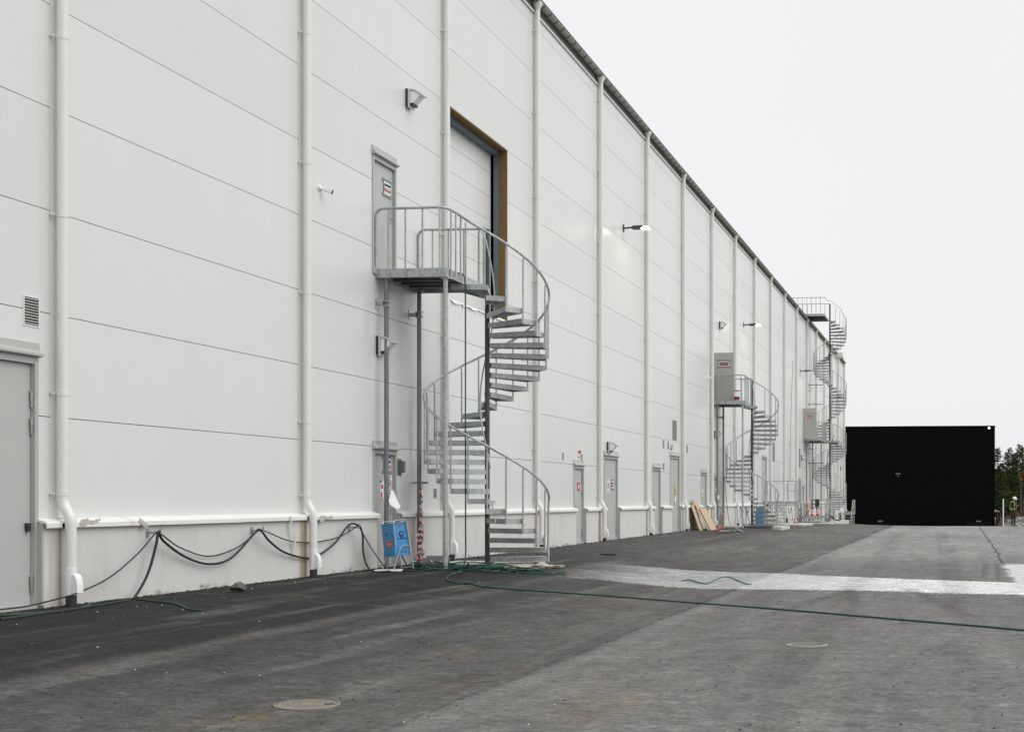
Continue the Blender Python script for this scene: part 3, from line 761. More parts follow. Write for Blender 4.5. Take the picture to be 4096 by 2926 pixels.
PX1, PY1 = -9.17, 23.20
ZP = CAMZ + 4.17
def build_stair(label, group):
    px, py = PX1, PY1; g0 = ground(px, py)
    s = thing('spiral_staircase', label, 'spiral staircase', (px, py, g0), group)
    off = lambda a: 1.07
    zt_ = flight(s, px, py, CAMZ + 3.79, 27, .189, 17.14, -60, off)
    for a in (-77.5, -94.0): tread(s, px, py, CAMZ + 3.985 + (.004 if a < -80 else 0), a)
    MB().tube([(px, py, g0 - .3), (px, py, ZP + 1.08)], .047, 16).build('centre_pole', MPO, s, smooth=True)
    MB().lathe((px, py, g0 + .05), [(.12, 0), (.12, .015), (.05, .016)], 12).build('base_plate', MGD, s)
    X0, X1, Y0, Y1 = -WALL + .004, -9.22, 21.40, 23.12
    platform(s, X0, X1, Y0, Y1, ZP)
    # handrail: wall end, front run, side run, helix, foot
    zr = ZP + 1.085
    pts = fillet([(X0 + .02, Y0 - .02, ZP - .10), (X0 + .02, Y0 - .02, zr), (X1 - .0, Y0 - .02, zr), (X1 + .03, 21.75, zr - .02)], .16, 7)
    pts += [(-9.02, 22.45, zr - .06), (-8.86, 22.20, zr - .14)] if False else []
    hx = helix(px, py, 1.17, -80, 386, lambda a: zt_(a) + off(a), 110)
    mid = [Vector(pts[-1]) + (Vector(hx[0]) - Vector(pts[-1])) * t for t in (.35, .7)]
    pts = pts + [tuple(q) for q in mid] + hx
    e = Vector(hx[-1]); foot = [(e.x - .02, e.y + .05, e.z - .05), (e.x - .03, e.y + .07, e.z - .16), (e.x - .03, e.y + .07, g0 + .05)]
    MB().tube(pts + foot, .0235, 8).build('handrail', MGA, s, smooth=True)
    posts(s, [(WYX, Y0 - .02) for WYX in (-10.30, -9.98, -9.66, -9.34)], ZP - .12, zr)
    for q, dz in ((21.55, 0), (21.73, .02), (21.90, .07), (22.08, .125)): posts(s, [(X1 + .02 + .12 * max(0, q - 21.6), q)], ZP - .12, zr - dz)
    # rail at the far edge of the landing
    MB().tube(fillet([(X0 + .02, Y1 + .02, ZP - .08), (X0 + .02, Y1 + .02, zr), (px - .02, Y1 + .02, zr - .01)], .15), .0235, 8).build('far_rail', MGA, s, smooth=True)
    posts(s, [(q, Y1 + .02) for q in (-10.25, -9.93, -9.62, -9.32)], ZP - .12, zr)
    MB().tube([(px - .035, py - .065, ZP - .1), (px - .035, py - .065, zr + .02)], .028, 8).build('newel_post', MGA, s, smooth=True)
    # inner rail winding round the pole
    MB().tube([(px - .09, py - .12, zr - .02)] + helix(px, py, .135, -80, 320, lambda a: zt_(a) + 1.0, 60), .0145, 6).build('inner_rail', MGA, s, smooth=True)
    # legs with wall brackets
    for (lx, ly, br) in ((-10.38, 21.47, 1), (-10.38, 22.83, 1), (-9.28, 21.50, 0)):
        lg = MB().tube([(lx, ly, ground(lx, ly) - .1), (lx, ly, ZP - .165)], .041, 14)
        lg.box(lx - .08, lx + .08, ly - .06, ly + .08, ZP - .175, ZP - .1605)
        L = lg.build('leg', MGL if br else MGA, s, smooth=True)
        if br:
            z = ZP - .62; b = MB().box(-WALL + .001, -WALL + .012, ly - .07, ly + .07, z - .09, z + .09); b.box(-WALL + .012, lx - .04, ly - .02, ly + .02, z - .035, z + .035)
            b.box(lx - .055, lx - .042, ly - .05, ly + .05, z - .06, z + .06)
            for dz in (-.045, .045): b.box(lx - .06, lx + .10, ly - .056, ly - .044, z + dz - .008, z + dz + .008); b.box(lx + .045, lx + .058, ly - .05, ly + .05, z + dz - .012, z + dz + .012)
            b.build('wall_bracket', MST, L)
    return s
st1 = build_stair('nearest galvanised spiral staircase with landing at the upper door beside the blue power box', 'galvanised spiral staircases')
st2 = copy_tree(st1); st2.location = st1.location + Vector((0, 30.56, .05))
st2['label'] = 'middle galvanised spiral staircase with landing at an open door, beyond the plywood'
# the low wall stay of the nearest stair
p = Wp(1597, 1868); xx = -10.36
b = MB().box(-WALL + .001, -WALL + .004, p.y - .09, p.y + .09, p.z - .16, p.z + .16); b.box(-WALL + .004, -WALL + .10, p.y - .03, p.y + .05, p.z - .10, p.z + .12)
stay = b.build('junction_box', simple('box_grey_green', (.16, .18, .175), .5), org=(-WALL, p.y, p.z)); tag(stay, 'small grey junction box on the wall right of the door behind the stair legs', 'junction box')
MB().box(-WALL + .001, -WALL + .30, 22.95, 22.99, 1.9, 1.94).build('wall_stay', MST, st1)

# tall stair up to the roof
PX3, PY3 = -9.17, 86.3; g3 = ground(PX3, PY3)
s3 = thing('spiral_staircase', 'tallest galvanised spiral staircase, rising past the gutter to the roof at the far end', 'spiral staircase', (PX3, PY3, g3), 'galvanised spiral staircases')
ZR = CAMZ + 12.65; ZM = CAMZ + 4.1; off = lambda a: 1.05
zt3 = flight(s3, PX3, PY3, ZR - .24, 39, .2105, 16.6, -72, off)
MB().tube([(PX3, PY3, g3 - .3), (PX3, PY3, ZR + 1.1)], .055, 12).build('centre_pole', MPO, s3, smooth=True)
platform(s3, -WALL - 3.4, PX3 - .06, PY3 - 2.8, PY3 - .1, ZR)
for yy in (PY3 - 2.82, PY3 - .08):
    end = PX3 - .05 if yy < PY3 - 1 else PX3
    MB().tube([(-WALL - 3.4, yy, ZR + 1.1), (end, yy, ZR + 1.1)], .0235, 8).build('landing_rail', MGA, s3, smooth=True)
    posts(s3, [(-WALL - 3.3 + i * .31, yy) for i in range(15) if -WALL - 3.3 + i * .31 < end], ZR - .1, ZR + 1.1)
hx = helix(PX3, PY3, 1.17, -66, -72 + 16.6 * 38.3, lambda a: zt3(a) + 1.05 + (.15 if a < -40 else 0), 170)
MB().tube([(PX3 - .05, PY3 - 2.82, ZR + 1.1), (PX3 - .03, PY3 - 1.5, ZR + 1.1), (PX3 + .2, PY3 - 1.25, ZR + 1.1)] + hx, .0205, 6).build('handrail', MGA, s3, smooth=True)
platform(s3, -WALL + .05, PX3 - .13, PY3 - 3.75, PY3 - .1, ZM)
platform(s3, PX3 - .125, PX3 + .72, PY3 - 1.1, PY3 - .2, ZM)
MB().tube(fillet([(-WALL + .07, PY3 - 3.77, ZM - .1), (-WALL + .07, PY3 - 3.77, ZM + 1.1), (PX3 - .13, PY3 - 3.77, ZM + 1.1), (PX3 - .1, PY3 - 1.1, ZM + 1.1), (PX3 + .55, PY3 - 1.12, ZM + 1.1)], .12), .0235, 8).build('landing_rail', MGA, s3, smooth=True)
posts(s3, [(-WALL + .35 + i * .29, PY3 - 3.77) for i in range(4)] + [(PX3 - .11, PY3 - 3.7 + i * .3) for i in range(9)] + [(PX3 + .05 + i * .28, PY3 - 1.12) for i in range(3)], ZM - .1, ZM + 1.1)
zt3b = flight(s3, PX3, PY3, ZM - .17, 31, .17, 17.5, -44, off)
hx = helix(PX3, PY3, 1.17, -54, -44 + 17.5 * 31, lambda a: zt3b(a) + 1.05, 130)
e = Vector(hx[-1])
MB().tube([(PX3 + .45, PY3 - 1.12, ZM + 1.1)] + hx + [(e.x, e.y, e.z - .2), (e.x, e.y, g3)], .0205, 6).build('handrail', MGA, s3, smooth=True)
for (lx, ly) in ((-10.36, PY3 - 3.65), (-10.1, PY3 - 2.4), (PX3 - .2, PY3 - 3.65)):
    L = MB().tube([(lx, ly, g3 - .2), (lx, ly, ZM - .145)], .041, 10).build('leg', MGL, s3, smooth=True)
    if lx < -9.8: MB().box(-WALL + .001, lx - .03, ly - .03, ly + .03, ZM - .68, ZM - .60).box(lx - .06, lx + .1, ly - .06, ly - .04, ZM - .66, ZM - .62).build('wall_bracket', MST, L)
for z in (7.95, 6.6, 2.5):
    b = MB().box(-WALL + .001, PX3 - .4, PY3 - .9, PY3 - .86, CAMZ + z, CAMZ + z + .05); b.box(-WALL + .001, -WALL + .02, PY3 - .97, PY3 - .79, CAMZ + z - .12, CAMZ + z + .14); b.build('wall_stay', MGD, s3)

# concrete base slabs
def slab(name, x0, x1, y0, y1, zt_, h, label):
    o = MB().box(x0, x1, y0, y1, zt_ - h, zt_).build(name, MSL, bevel=.01, org=((x0 + x1) / 2, (y0 + y1) / 2, zt_ - h)); return tag(o, label, 'concrete slab', 'base slabs under the stairs')
slab('base_slab', -10.2, -8.35, 22.95, 24.2, ground(-9.3, 23.5) + .035, .10, 'low concrete slab under the foot of the nearest spiral staircase')
slab('base_slab', -10.44, -7.7, 52.7, 55.3, ground(-9.1, 54) + .05, .25, 'pale concrete slab under the middle spiral staircase')
slab('base_slab', -10.44, -8.1, 63.0, 67.5, ground(-9.3, 65) + .06, .3, 'pale concrete slab under the steel landing steps past the middle staircase')
slab('base_slab', -10.44, -8.0, 76, 88.5, ground(-9.3, 84) + .16, .5, 'long pale concrete slab under the tallest spiral staircase')

# ================================================================== STEEL LANDINGS
def landing(name, label, x0, x1, y0, y1, z, sx0, sx1, n, railed=True):
    g = ground((x0 + x1) / 2, y0); s = thing(name, label, 'steel landing', ((x0 + x1) / 2, y0, g), 'steel landings at the doors')
    platform(s, x0, x1, y0, y1, z)
    for (lx, ly) in ((x0 + .08, y0 + .06), (x1 - .08, y0 + .06), (x1 - .08, y1 - .06)): MB().tube([(lx, ly, g - .15), (lx, ly, z - .14)], .035, 8).build('leg', MGA, s, smooth=True)
    run = .24; rise = (z - g) / n
    for i in range(1, n):
        MB().box(sx0, sx1, y0 - i * run, y0 - (i - 1) * run - .01, z - i * rise - .035, z - i * rise).build('step', MGA, s)
    for x in (sx0 - .02, sx1 + .02):
        MB().prism([(x - .006, y0, z - .02), (x - .006, y0, z - .2), (x - .006, y0 - n * run, g - .02), (x - .006, y0 - n * run, g + .14)], (.012, 0, 0)).build('stringer', MGA, s)
        MB().tube(fillet([(x, y0 - (n - 1) * run, g + .1), (x, y0 - (n - 1) * run, g + 1.1), (x, y0 + .05, z + 1.08), (x, y0 + .05, z - .05)], .15), .02, 8).build('stair_rail', MGA, s, smooth=True)
    MB().tube(fillet([(sx1 + .05, y0 - .01, z - .08), (sx1 + .05, y0 - .01, z + 1.1), (x1, y0 - .01, z + 1.1), (x1, y1, z + 1.1), (x1, y1, z - .08)], .12), .02, 8).build('handrail', MGA, s, smooth=True)
    MB().tube([(sx1 + .05, y0 - .01, z + .55), (x1, y0 - .01, z + .55), (x1, y1, z + .55)], .014, 6).build('mid_rail', MGA, s, smooth=True)
    m_ = 4; posts(s, [(x1, y0 + (y1 - y0) * i / m_) for i in range(m_ + 1)], z - .1, z + 1.1, .012)
    return s
l1 = landing('steel_landing', 'galvanised landing with front steps at the tall double door past the middle staircase', -WALL + .02, -8.72, 65.2, 66.6, CAMZ - .1, -10.12, -9.22, 7)
MB().tube(fillet([(-WALL + .05, 66.6, CAMZ - .1), (-WALL + .05, 66.6, CAMZ + 1.0), (-9.0, 66.6, CAMZ + 1.0), (-9.0, 66.6, CAMZ - .1)], .15), .02, 8).build('back_rail', MGA, l1, smooth=True)
l2 = landing('steel_landing', 'low steel landing carrying two cones and a red brown frame', -WALL + .02, -8.55, 78.2, 80.8, CAMZ - 1.06, -10.0, -8.9, 3)
MB().tube(fillet([(-8.53, 78.15, CAMZ - 1.5), (-8.53, 78.15, CAMZ + .02), (-7.98, 78.15, CAMZ + .02), (-7.98, 78.15, CAMZ - 1.5)], .06), .02, 6).build('side_rail', MGA, l2, smooth=True)
posts(l2, [(-8.53 + .07 * i, 78.15) for i in range(1, 8)], CAMZ - 1.5, CAMZ + .02, .011)
MB().tube(fillet([(-10.3, 78.15, CAMZ - 1.1), (-10.3, 78.15, CAMZ + .02), (-9.98, 78.15, CAMZ + .02), (-9.98, 78.15, CAMZ - 1.1)], .06), .02, 6).build('side_rail', MGA, l2, smooth=True)
posts(l1, [(-8.72 + .055 * i, 65.15) for i in range(1, 6)], CAMZ - .2, CAMZ + 1.0, .011)
l3 = landing('steel_landing', 'steel landing with straight steps at the far corner of the white warehouse', -WALL + .3, -9.3, 107.0, 108.5, CAMZ - 1.15, -10.0, -9.4, 9)

# ================================================================== WALL FITTINGS
def wedge_lamp(u, v, label, s=1.0):
    s *= .9; p = Wp(u, v); X = -WALL; y, z = p.y, p.z; w = .13 * s
    o = thing('wall_lamp', label, 'wall lamp', (X, y, z), 'wedge shaped wall lamps')
    MB().box(X + .001, X + .05, y - w, y + w, z - .36 * s, z).build('back_box', MDK, o)
    prof = [(X + .05, y, z), (X + .13, y, z - .002), (X + .21, y, z - .03), (X + .30, y, z - .09), (X + .33, y, z - .12), (X + .315, y, z - .135), (X + .29, y, z - .115), (X + .2, y, z - .055), (X + .12, y, z - .03), (X + .085, y, z - .05), (X + .085, y, z - .36), (X + .05, y, z - .36)]
    prof = [(a, b_ - w, c) for a, b_, c in prof]
    MB().prism(prof, (0, 2 * w, 0)).build('hood', MLG, o, bevel=.003)
    MB().prism([(X + .088, y - w * .85, z - .06), (X + .12, y - w * .85, z - .035), (X + .2, y - w * .85, z - .062), (X + .285, y - w * .85, z - .12), (X + .15, y - w * .85, z - .27), (X + .088, y - w * .85, z - .27)], (0, w * 1.7, 0)).build('diffuser', MLM, o)
    MB().box(X + .05, X + .15, y - w * .9, y + w * .9, z - .31, z - .273).build('sensor', MDK, o)
for a in ((1632, 362, 'wedge shaped wall lamp high on the wall left of the tall opening'),
          (1515, 1346, 'wedge shaped wall lamp behind the landing legs of the nearest staircase'),
          (2430, 1766, 'wedge shaped wall lamp directly above the grey door with two posters', .74),
          (2878, 1286, 'wedge shaped wall lamp high above the open door of the middle staircase'),
          (2858, 1722, 'wedge shaped wall lamp behind the landing legs of the middle staircase'),
          (3231, 1547, 'wedge shaped wall lamp above the open door of the tallest staircase'),
          (3206, 1819, 'wedge shaped wall lamp beside the tall narrow vent near the far doors'),
          (3361, 1863, 'wedge shaped wall lamp farthest away near the end of the white wall')): wedge_lamp(*a)
def arm_lamp(u, v, label, lit=True):
    p = Wp(u, v); X = -WALL; y, z = p.y, p.z
    o = thing('arm_lamp', label, 'flood light', (X, y, z), 'arm lamps on the white wall')
    MB().box(X + .001, X + .018, y - .07, y + .07, z - .11, z + .11).build('mount_plate', MDK, o)
    MB().tube([(X + .018, y, z - .01), (X + .32, y, z + .02)], .028, 10).build('arm', MDK, o, smooth=True)
    b = MB().prism([(X + .27, y - .12, z - .035), (X + .36, y - .12, z - .045), (X + .84, y - .12, z - .03), (X + .84, y - .12, z + .01), (X + .60, y - .12, z + .055), (X + .33, y - .12, z + .05)], (0, .24, 0)); b.build('head', simple('lamp_dark_brown', (.05, .04, .035), .45), o, bevel=.01)
    if lit: MB().prism([(X + .60, y - .127, z - .028), (X + .842, y - .127, z - .026), (X + .842, y - .127, z + .006), (X + .70, y - .127, z + .022)], (0, .006, 0)).box(X + .60, X + .845, y - .12, y + .09, z - .055, z - .033).build('light_panel', MEM, o)
    else: MB().box(X + .50, X + .845, y - .12, y + .09, z - .052, z - .034).build('light_panel', MLG, o)
    L = bpy.data.lights.new('lamp_glow', 'AREA'); L.energy = 15; L.size = .25; L.color = (1, .78, .48); lo = bpy.data.objects.new('lamp_glow', L); C.objects.link(lo)
    lo.parent = o; lo.location = (.62, -.0, -.07); lo.rotation_euler = (0, R(-28), 0)
for a in ((2493, 912, 'lit arm lamp nearest the camera, high on the white wall'), (2974, 1299, 'lit arm lamp on the white wall above the middle staircase'),
          (3201, 1483, 'dark arm lamp on the white wall left of the tallest staircase', False), (3330, 1588, 'arm lamp seen through the tallest staircase, farthest of the arm lamps', False)): arm_lamp(*a)
def cctv(u, v, label, s=1.0):
    p = Wp(u, v); X = -WALL; y, z = p.y, p.z
    o = thing('security_camera', label, 'security camera', (X, y, z), 'security cameras')
    MB().lathe((X + .001, y, z), [(.055, 0), (.055, .015), (.035, .035)], 14, (1, 0, 0)).build('mount', MPW, o, smooth=True)
    MB().tube([(X + .03, y, z - .005), (X + .06, y + .02, z - .02), (X + .08, y + .03, z - .03)], .018, 8).build('arm', MPW, o, smooth=True)
    dr = Vector((.8, .3, -.28)).normalized(); c = Vector((X + .12, y + .06, z - .035)); sd_ = dr.cross(Vector((0, 0, 1))).normalized(); u_ = sd_.cross(dr)
    MB().obox(c, dr * .062, sd_ * .030, u_ * .030).build('housing', MPW, o, bevel=.006)
    MB().obox(c + dr * .066 + u_ * .002, dr * .005, sd_ * .032, u_ * .034).build('lens_hood', MDK, o)
cctv(1278, 752, 'white security camera on the wall between the first and second downpipes right of it')
bpy.data.objects[[q.name for q in C.objects if q.name.startswith('security_camera')][0]]['label'] = 'white security camera on the wall just right of the second downpipe'
cctv(2829, 1507, 'little white security camera left of the open door of the middle staircase')
p = Wp(2316, 1806); o = MB().lathe((-WALL + .001, p.y, p.z), [(.036, 0), (.040, .015), (.040, .05), (.026, .06)], 14, (1, 0, 0)).build('fire_siren', MCR, smooth=True, org=(-WALL, p.y, p.z)); tag(o, 'round red fire siren above the door with the red sign', 'siren')
p = Wp(2315, 1827); o = MB().box(-WALL + .001, -WALL + .01, p.y - .05, p.y + .05, p.z - .02, p.z + .02).build('red_plate', MCR, org=(-WALL, p.y, p.z)); tag(o, 'tiny red plate under the round red siren', 'sign')
p = Wp(2683, 1785); o = thing('sensor_box', 'small grey sensor box above the grey double door', 'sensor', (-WALL, p.y, p.z))
MB().box(-WALL + .001, -WALL + .09, p.y - .06, p.y + .06, p.z - .06, p.z + .08).build('housing', MLG, o); MB().box(-WALL + .02, -WALL + .05, p.y - .02, p.y + .02, p.z - .12, p.z - .061).build('sensor_foot', MDK, o)

# posters and signs -------------------------------------------------
def taped_notice(u, v, xoff, w, h, label, tape=True, warn=False):
    p = Wp(u, v, xoff); X = -WALL + xoff; y, z = p.y, p.z
    o = thing('notice', label, 'notice', (X, y, z), 'notices taped on the doors')
    n = 6; b = MB()
    for i in range(n):
        za = z - h / 2 + h * i / n; zc = za + h / n; f = lambda q: .004 + .02 * math.sin(math.pi * (q - z + h / 2) / h)
        b.quad((X + f(za), y - w / 2, za), (X + f(za), y + w / 2, za), (X + f(zc), y + w / 2, zc), (X + f(zc), y - w / 2, zc))
    b.build('sheet', MWH, o)
    f = lambda q: .006 + .02 * math.sin(math.pi * (q - z + h / 2) / h)
    def band(z0, z1, m_, nm, a=.46):
        b = MB(); 
        for i in range(3):
            q0 = z0 + (z1 - z0) * i / 3; q1 = z0 + (z1 - z0) * (i + 1) / 3
            b.quad((X + f(q0), y - w * a, q0), (X + f(q0), y + w * a, q0), (X + f(q1), y + w * a, q1), (X + f(q1), y - w * a, q1))
        b.build(nm, m_, o)
    band(z + h * .12, z + h * .32, MBK, 'black_band'); band(z - h * .25, z - h * .02, MRD, 'red_band')
    b = MB()
    for i in range(6): yy = y - w * .35 + i * w * .12; zz = z - h * .13; b.quad((X + f(zz) + .002, yy, zz - .008), (X + f(zz) + .002, yy + w * .08, zz - .008), (X + f(zz) + .002, yy + w * .08, zz + .012), (X + f(zz) + .002, yy, zz + .012))
    b.build('print_line', MWH, o)
    if tape:
        for zz in (z + h / 2 + .01, z - h / 2 - .01): MB().box(X + .003, X + .0065, y - w * .72, y + w * .72, zz - .03, zz + .03).build('duct_tape', MTA, o)
taped_notice(1546, 755, -.033, .25, .25, 'taped notice with black and red bands on the upper door of the nearest landing')
taped_notice(1546, 1858, -.033, .25, .25, 'taped notice with black and red bands behind the stair leg on the lower door')
taped_notice(2449, 1938, -.033, .24, .24, 'square notice with black and red bands, right one of two on a grey door')
taped_notice(3056, 1893, -.033, .22, .3, 'striped notice on the tall double door past the middle staircase', tape=False)
def notice_front(xc, y, z, w, h, label):     # on an open leaf that faces the camera
    o = thing('notice', label, 'notice', (xc, y, z), 'notices taped on the doors')
    MB().box(xc - w / 2, xc + w / 2, y - .006, y - .003, z - h / 2, z + h / 2).build('sheet', MWH, o)
    MB().box(xc - w * .46, xc + w * .46, y - .009, y - .0065, z - h * .05, z + h * .25).build('black_band', MBK, o)
    MB().box(xc - w * .46, xc + w * .46, y - .009, y - .0065, z - h * .3, z - h * .06).build('red_band', MRD, o)
    MB().box(xc - w * .4, xc + w * .4, y - .011, y - .0095, z - h * .0, z + h * .06).build('print_line', MWH, o)
    for zz in (z + h / 2 + .01, z - h / 2 - .01): MB().box(xc - w * .68, xc + w * .68, y - .012, y - .0095, zz - .025, zz + .025).build('duct_tape', MTA, o)
notice_front(-WALL + .46, OPEN2['y0'] - .06, OPEN2['z0'] + 1.60, .42, .26, 'taped notice on the open door leaf of the middle staircase landing')
notice_front(-WALL + .46, OPEN3['y0'] - .06, OPEN3['z0'] + 1.50, .42, .26, 'taped notice on the open door leaf beside the tallest staircase')
def prohib(u, v, w, h, label):
    p = Wp(u, v, -.033); X = -WALL - .032; y, z = p.y, p.z
    o = thing('prohibition_sign', label, 'sign', (X, y, z), 'prohibition signs')
    MB().box(X, X + .004, y - w / 2, y + w / 2, z - h / 2, z + h / 2).build('plate', MWH, o)
    b = MB(); n = 24; r1, r2 = w * .42, w * .34
    for i in range(n):
        a0, a1 = 2 * math.pi * i / n, 2 * math.pi * (i + 1) / n
        b.quad((X + .0055, y + r2 * math.cos(a0), z + r2 * math.sin(a0)), (X + .0055, y + r1 * math.cos(a0), z + r1 * math.sin(a0)), (X + .0055, y + r1 * math.cos(a1), z + r1 * math.sin(a1)), (X + .0055, y + r2 * math.cos(a1), z + r2 * math.sin(a1)))
    b.build('red_ring', MRD, o)
    MB().box(X + .004, X + .006, y - w * .07, y + w * .07, z - w * .26, z + w * .1).box(X + .004, X + .006, y - w * .16, y + w * .16, z - w * .06, z + w * .1).box(X + .004, X + .006, y - w * .07, y + w * .07, z + w * .14, z + w * .27).build('walking_figure', MBK, o)
    a = Vector((0, .7, .7)) * r2; MB().obox((X + .008, y, z), (.0008, 0, 0), a, Vector((0, -.7, .7)) * w * .035).build('red_bar', MRD, o)
    b = MB()
    for i, q in enumerate((.40, .44, -.38, -.43)): b.box(X + .004, X + .006, y - w * .35, y + w * (.2 + .05 * i), z + h * q - .006, z + h * q + .006)
    b.build('print_line', MBK, o)
prohib(1553, 1940, .28, .36, 'no entry for people sign on the lower door behind the torn paper')
prohib(2433, 1941, .24, .42, 'tall white prohibition sign, left one of two on a grey door')
p = Wp(1528, 1958, -.033); y, z = p.y, p.z; X = -WALL - .032
o = thing('warning_sign', 'narrow warning sign with yellow black corner at the left of the lower door', 'sign', (X, y, z))
MB().box(X, X + .004, y - .07, y + .07, z - .16, z + .16).build('plate', MWH, o)
MB().box(X + .0045, X + .006, y - .05, y + .0, z - .15, z - .04).box(X + .0045, X + .006, y - .04, y + .03, z + .02, z + .1).build('red_print', MRD, o)
MB().box(X + .0045, X + .006, y - .075, y - .03, z + .13, z + .17).build('black_corner', MBK, o); MB().box(X + .0045, X + .006, y - .075, y - .03, z - .2, z - .162).build('yellow_corner', MYE, o)
p = Wp(2314, 1945, -.033); y, z = p.y, p.z
o = thing('fire_sign', 'red sign with white pointed symbol on a grey door', 'sign', (X, y, z))
MB().box(X, X + .004, y - .12, y + .12, z - .11, z + .11).build('plate', MRD, o)
MB().prism([(X + .0045, y - .05, z - .03), (X + .0045, y + .05, z - .03), (X + .0045, y + .05, z + .03), (X + .0045, y + .02, z + .075), (X + .0045, y - .02, z + .075), (X + .0045, y - .05, z + .03)], (.0015, 0, 0)).build('white_symbol', MWH, o)
MB().box(X + .0045, X + .006, y - .1, y + .1, z - .065, z - .05).build('print_line', MWH, o)
for (u, v0, v1, lab) in ((2700, 1936, 2004, 'tall yellow warning strip on the grey double door'), (2810, 1958, 1994, 'narrow warning strip on the grey door behind the leaning plywood')):
    p = Wp(u, (v0 + v1) / 2, -.033); y, z = p.y, p.z; sc_ = (VPU - u) * CT / WALL; h = (v1 - v0) / sc_; X = -WALL - .032
    o = thing('warning_strip', lab, 'sign', (X, y, z))
    MB().box(X, X + .004, y - .11, y + .11, z - h / 2, z + h / 2).build('plate', MYE if u == 2700 else MWH, o)
    MB().box(X + .0045, X + .006, y - .07, y + .07, z + h * .1, z + h * .2).box(X + .0045, X + .006, y - .07, y + .07, z - h * .1, z - h * .0).build('black_print', MBK, o)
    MB().box(X + .0045, X + .006, y - .11, y + .11, z - h * .5, z - h * .2).build('white_field', MWH if u == 2700 else MYE, o)
# torn paper hanging off the lower door
p = Wp(1560, 1985, -.02)
o = MB(); pts = [A(1567, 1955, 22.5), A(1555, 2002, 22.15), A(1562, 2018, 22.05), A(1589, 2038, 21.95), A(1593, 2030, 21.98), A(1598, 2032, 21.98), A(1602, 2024, 22.02), A(1595, 2012, 22.1), A(1585, 1990, 22.25), A(1575, 1962, 22.46)]
o.prism(pts, (.0015, -.002, 0)); q = o.build('torn_paper', MWH, org=pts[0]); tag(q, 'torn white sheet of paper flapping from the lower door near the blue box', 'paper')
for (pp, lab, d) in (([(2853, 1946), (2872, 1950), (2875, 1957), (2860, 1972), (2853, 1970)], 'white sheet flapping beside the downpipe at the middle staircase door', 53.0), ([(2872, 1975), (2880, 1986), (2877, 1996), (2871, 1998), (2869, 1985)], 'small white and yellow scrap below the flapping sheet at the middle staircase', 52.6)):
    b = MB(); b.prism([A(a, c, d) for a, c in pp], (.002, -.004, 0)); q = b.build('loose_paper', MWH, org=A(*pp[0], d)); tag(q, lab, 'paper')

# cable hooks and cables along the plinth ---------------------------
OFF = .085 + .0
hooks = []
for (u, v, lab) in ((590, 2130, 'steel cable hook nearest the camera on the concrete plinth'), (1006, 2122, 'steel cable hook left of the second downpipe'), (1395, 2108, 'steel cable hook between second downpipe and lower door')):
    p = Wp(u, v, .085); X = -WALL + .085; y, z = p.y, p.z
    b = MB().box(X + .001, X + .008, y - .035, y + .035, z - .05, z + .06); b.box(X + .008, X + .19, y - .012, y + .012, z - .015, z + .02); b.box(X + .175, X + .19, y - .012, y + .012, z + .02, z + .07)
    o = b.build('cable_hook', MST, org=(X, y, z)); tag(o, lab, 'hook', 'cable hooks on the plinth'); hooks.append((y, z))
def cable(name, pts, r, mat, label, cat='cable', n=8, group=None, sides=8):
    c = curve_pts(pts, n); o = MB().tube(c, r, sides).build(name, mat, smooth=True, org=c[0]); return tag(o, label, cat, group)
WO = lambda u, v, off=.20: Wp(u, v, off)
g_ = lambda u, v: G(u, v, .012)
thick = [g_(0, 2476), g_(203, 2447), g_(360, 2425), g_(495, 2402), g_(536, 2389), WO(590, 2296, .22), WO(624, 2179, .24), WO(634, 2124, .25), WO(653, 2161, .24), WO(738, 2224, .16), WO(833, 2254, .15), WO(923, 2231, .17), WO(1015, 2135, .24), WO(1040, 2117, .25), WO(1076, 2161, .22), WO(1135, 2206, .16), WO(1216, 2230, .13), WO(1252, 2226, .12), WO(1288, 2211, .12), WO(1342, 2168, .17), WO(1396, 2098, .24), WO(1432, 2101, .25), WO(1450, 2134, .25), WO(1453, 2206, .26), WO(1468, 2260, .35), G(1496, 2285, .02), G(1560, 2282, .02)]
cable('power_cable', thick, .0165, MCB, 'thick black power cable slung between the hooks on the plinth')
thin = [WO(-60, 2448, .25), WO(0, 2436, .25), WO(113, 2422, .26), WO(266, 2384, .34), WO(297, 2375, .33), WO(432, 2312, .2), WO(549, 2215, .2), WO(628, 2126, .24), WO(650, 2139, .23), WO(720, 2188, .16), WO(833, 2223, .13), WO(946, 2190, .17), WO(1030, 2124, .24), WO(1054, 2121, .24), WO(1149, 2159, .17), WO(1225, 2169, .12), WO(1288, 2163, .13), WO(1360, 2145, .17), WO(1425, 2106, .25), WO(1441, 2103, .25), WO(1455, 2139, .26), WO(1495, 2206, .45), G(1549, 2276, .03), G(1580, 2280, .02)]
cable('power_cable', thin, .0095, MCB, 'thin black cable slung above the thick one along the plinth')
cable('garden_hose', [g_(-30, 2462), g_(150, 2449), g_(311, 2431), g_(383, 2409), g_(450, 2399), g_(531, 2393), g_(630, 2404), g_(702, 2413), g_(756, 2434), g_(806, 2440)], .011, MHG, 'short end of green hose on the dark asphalt at the left', 'hose')
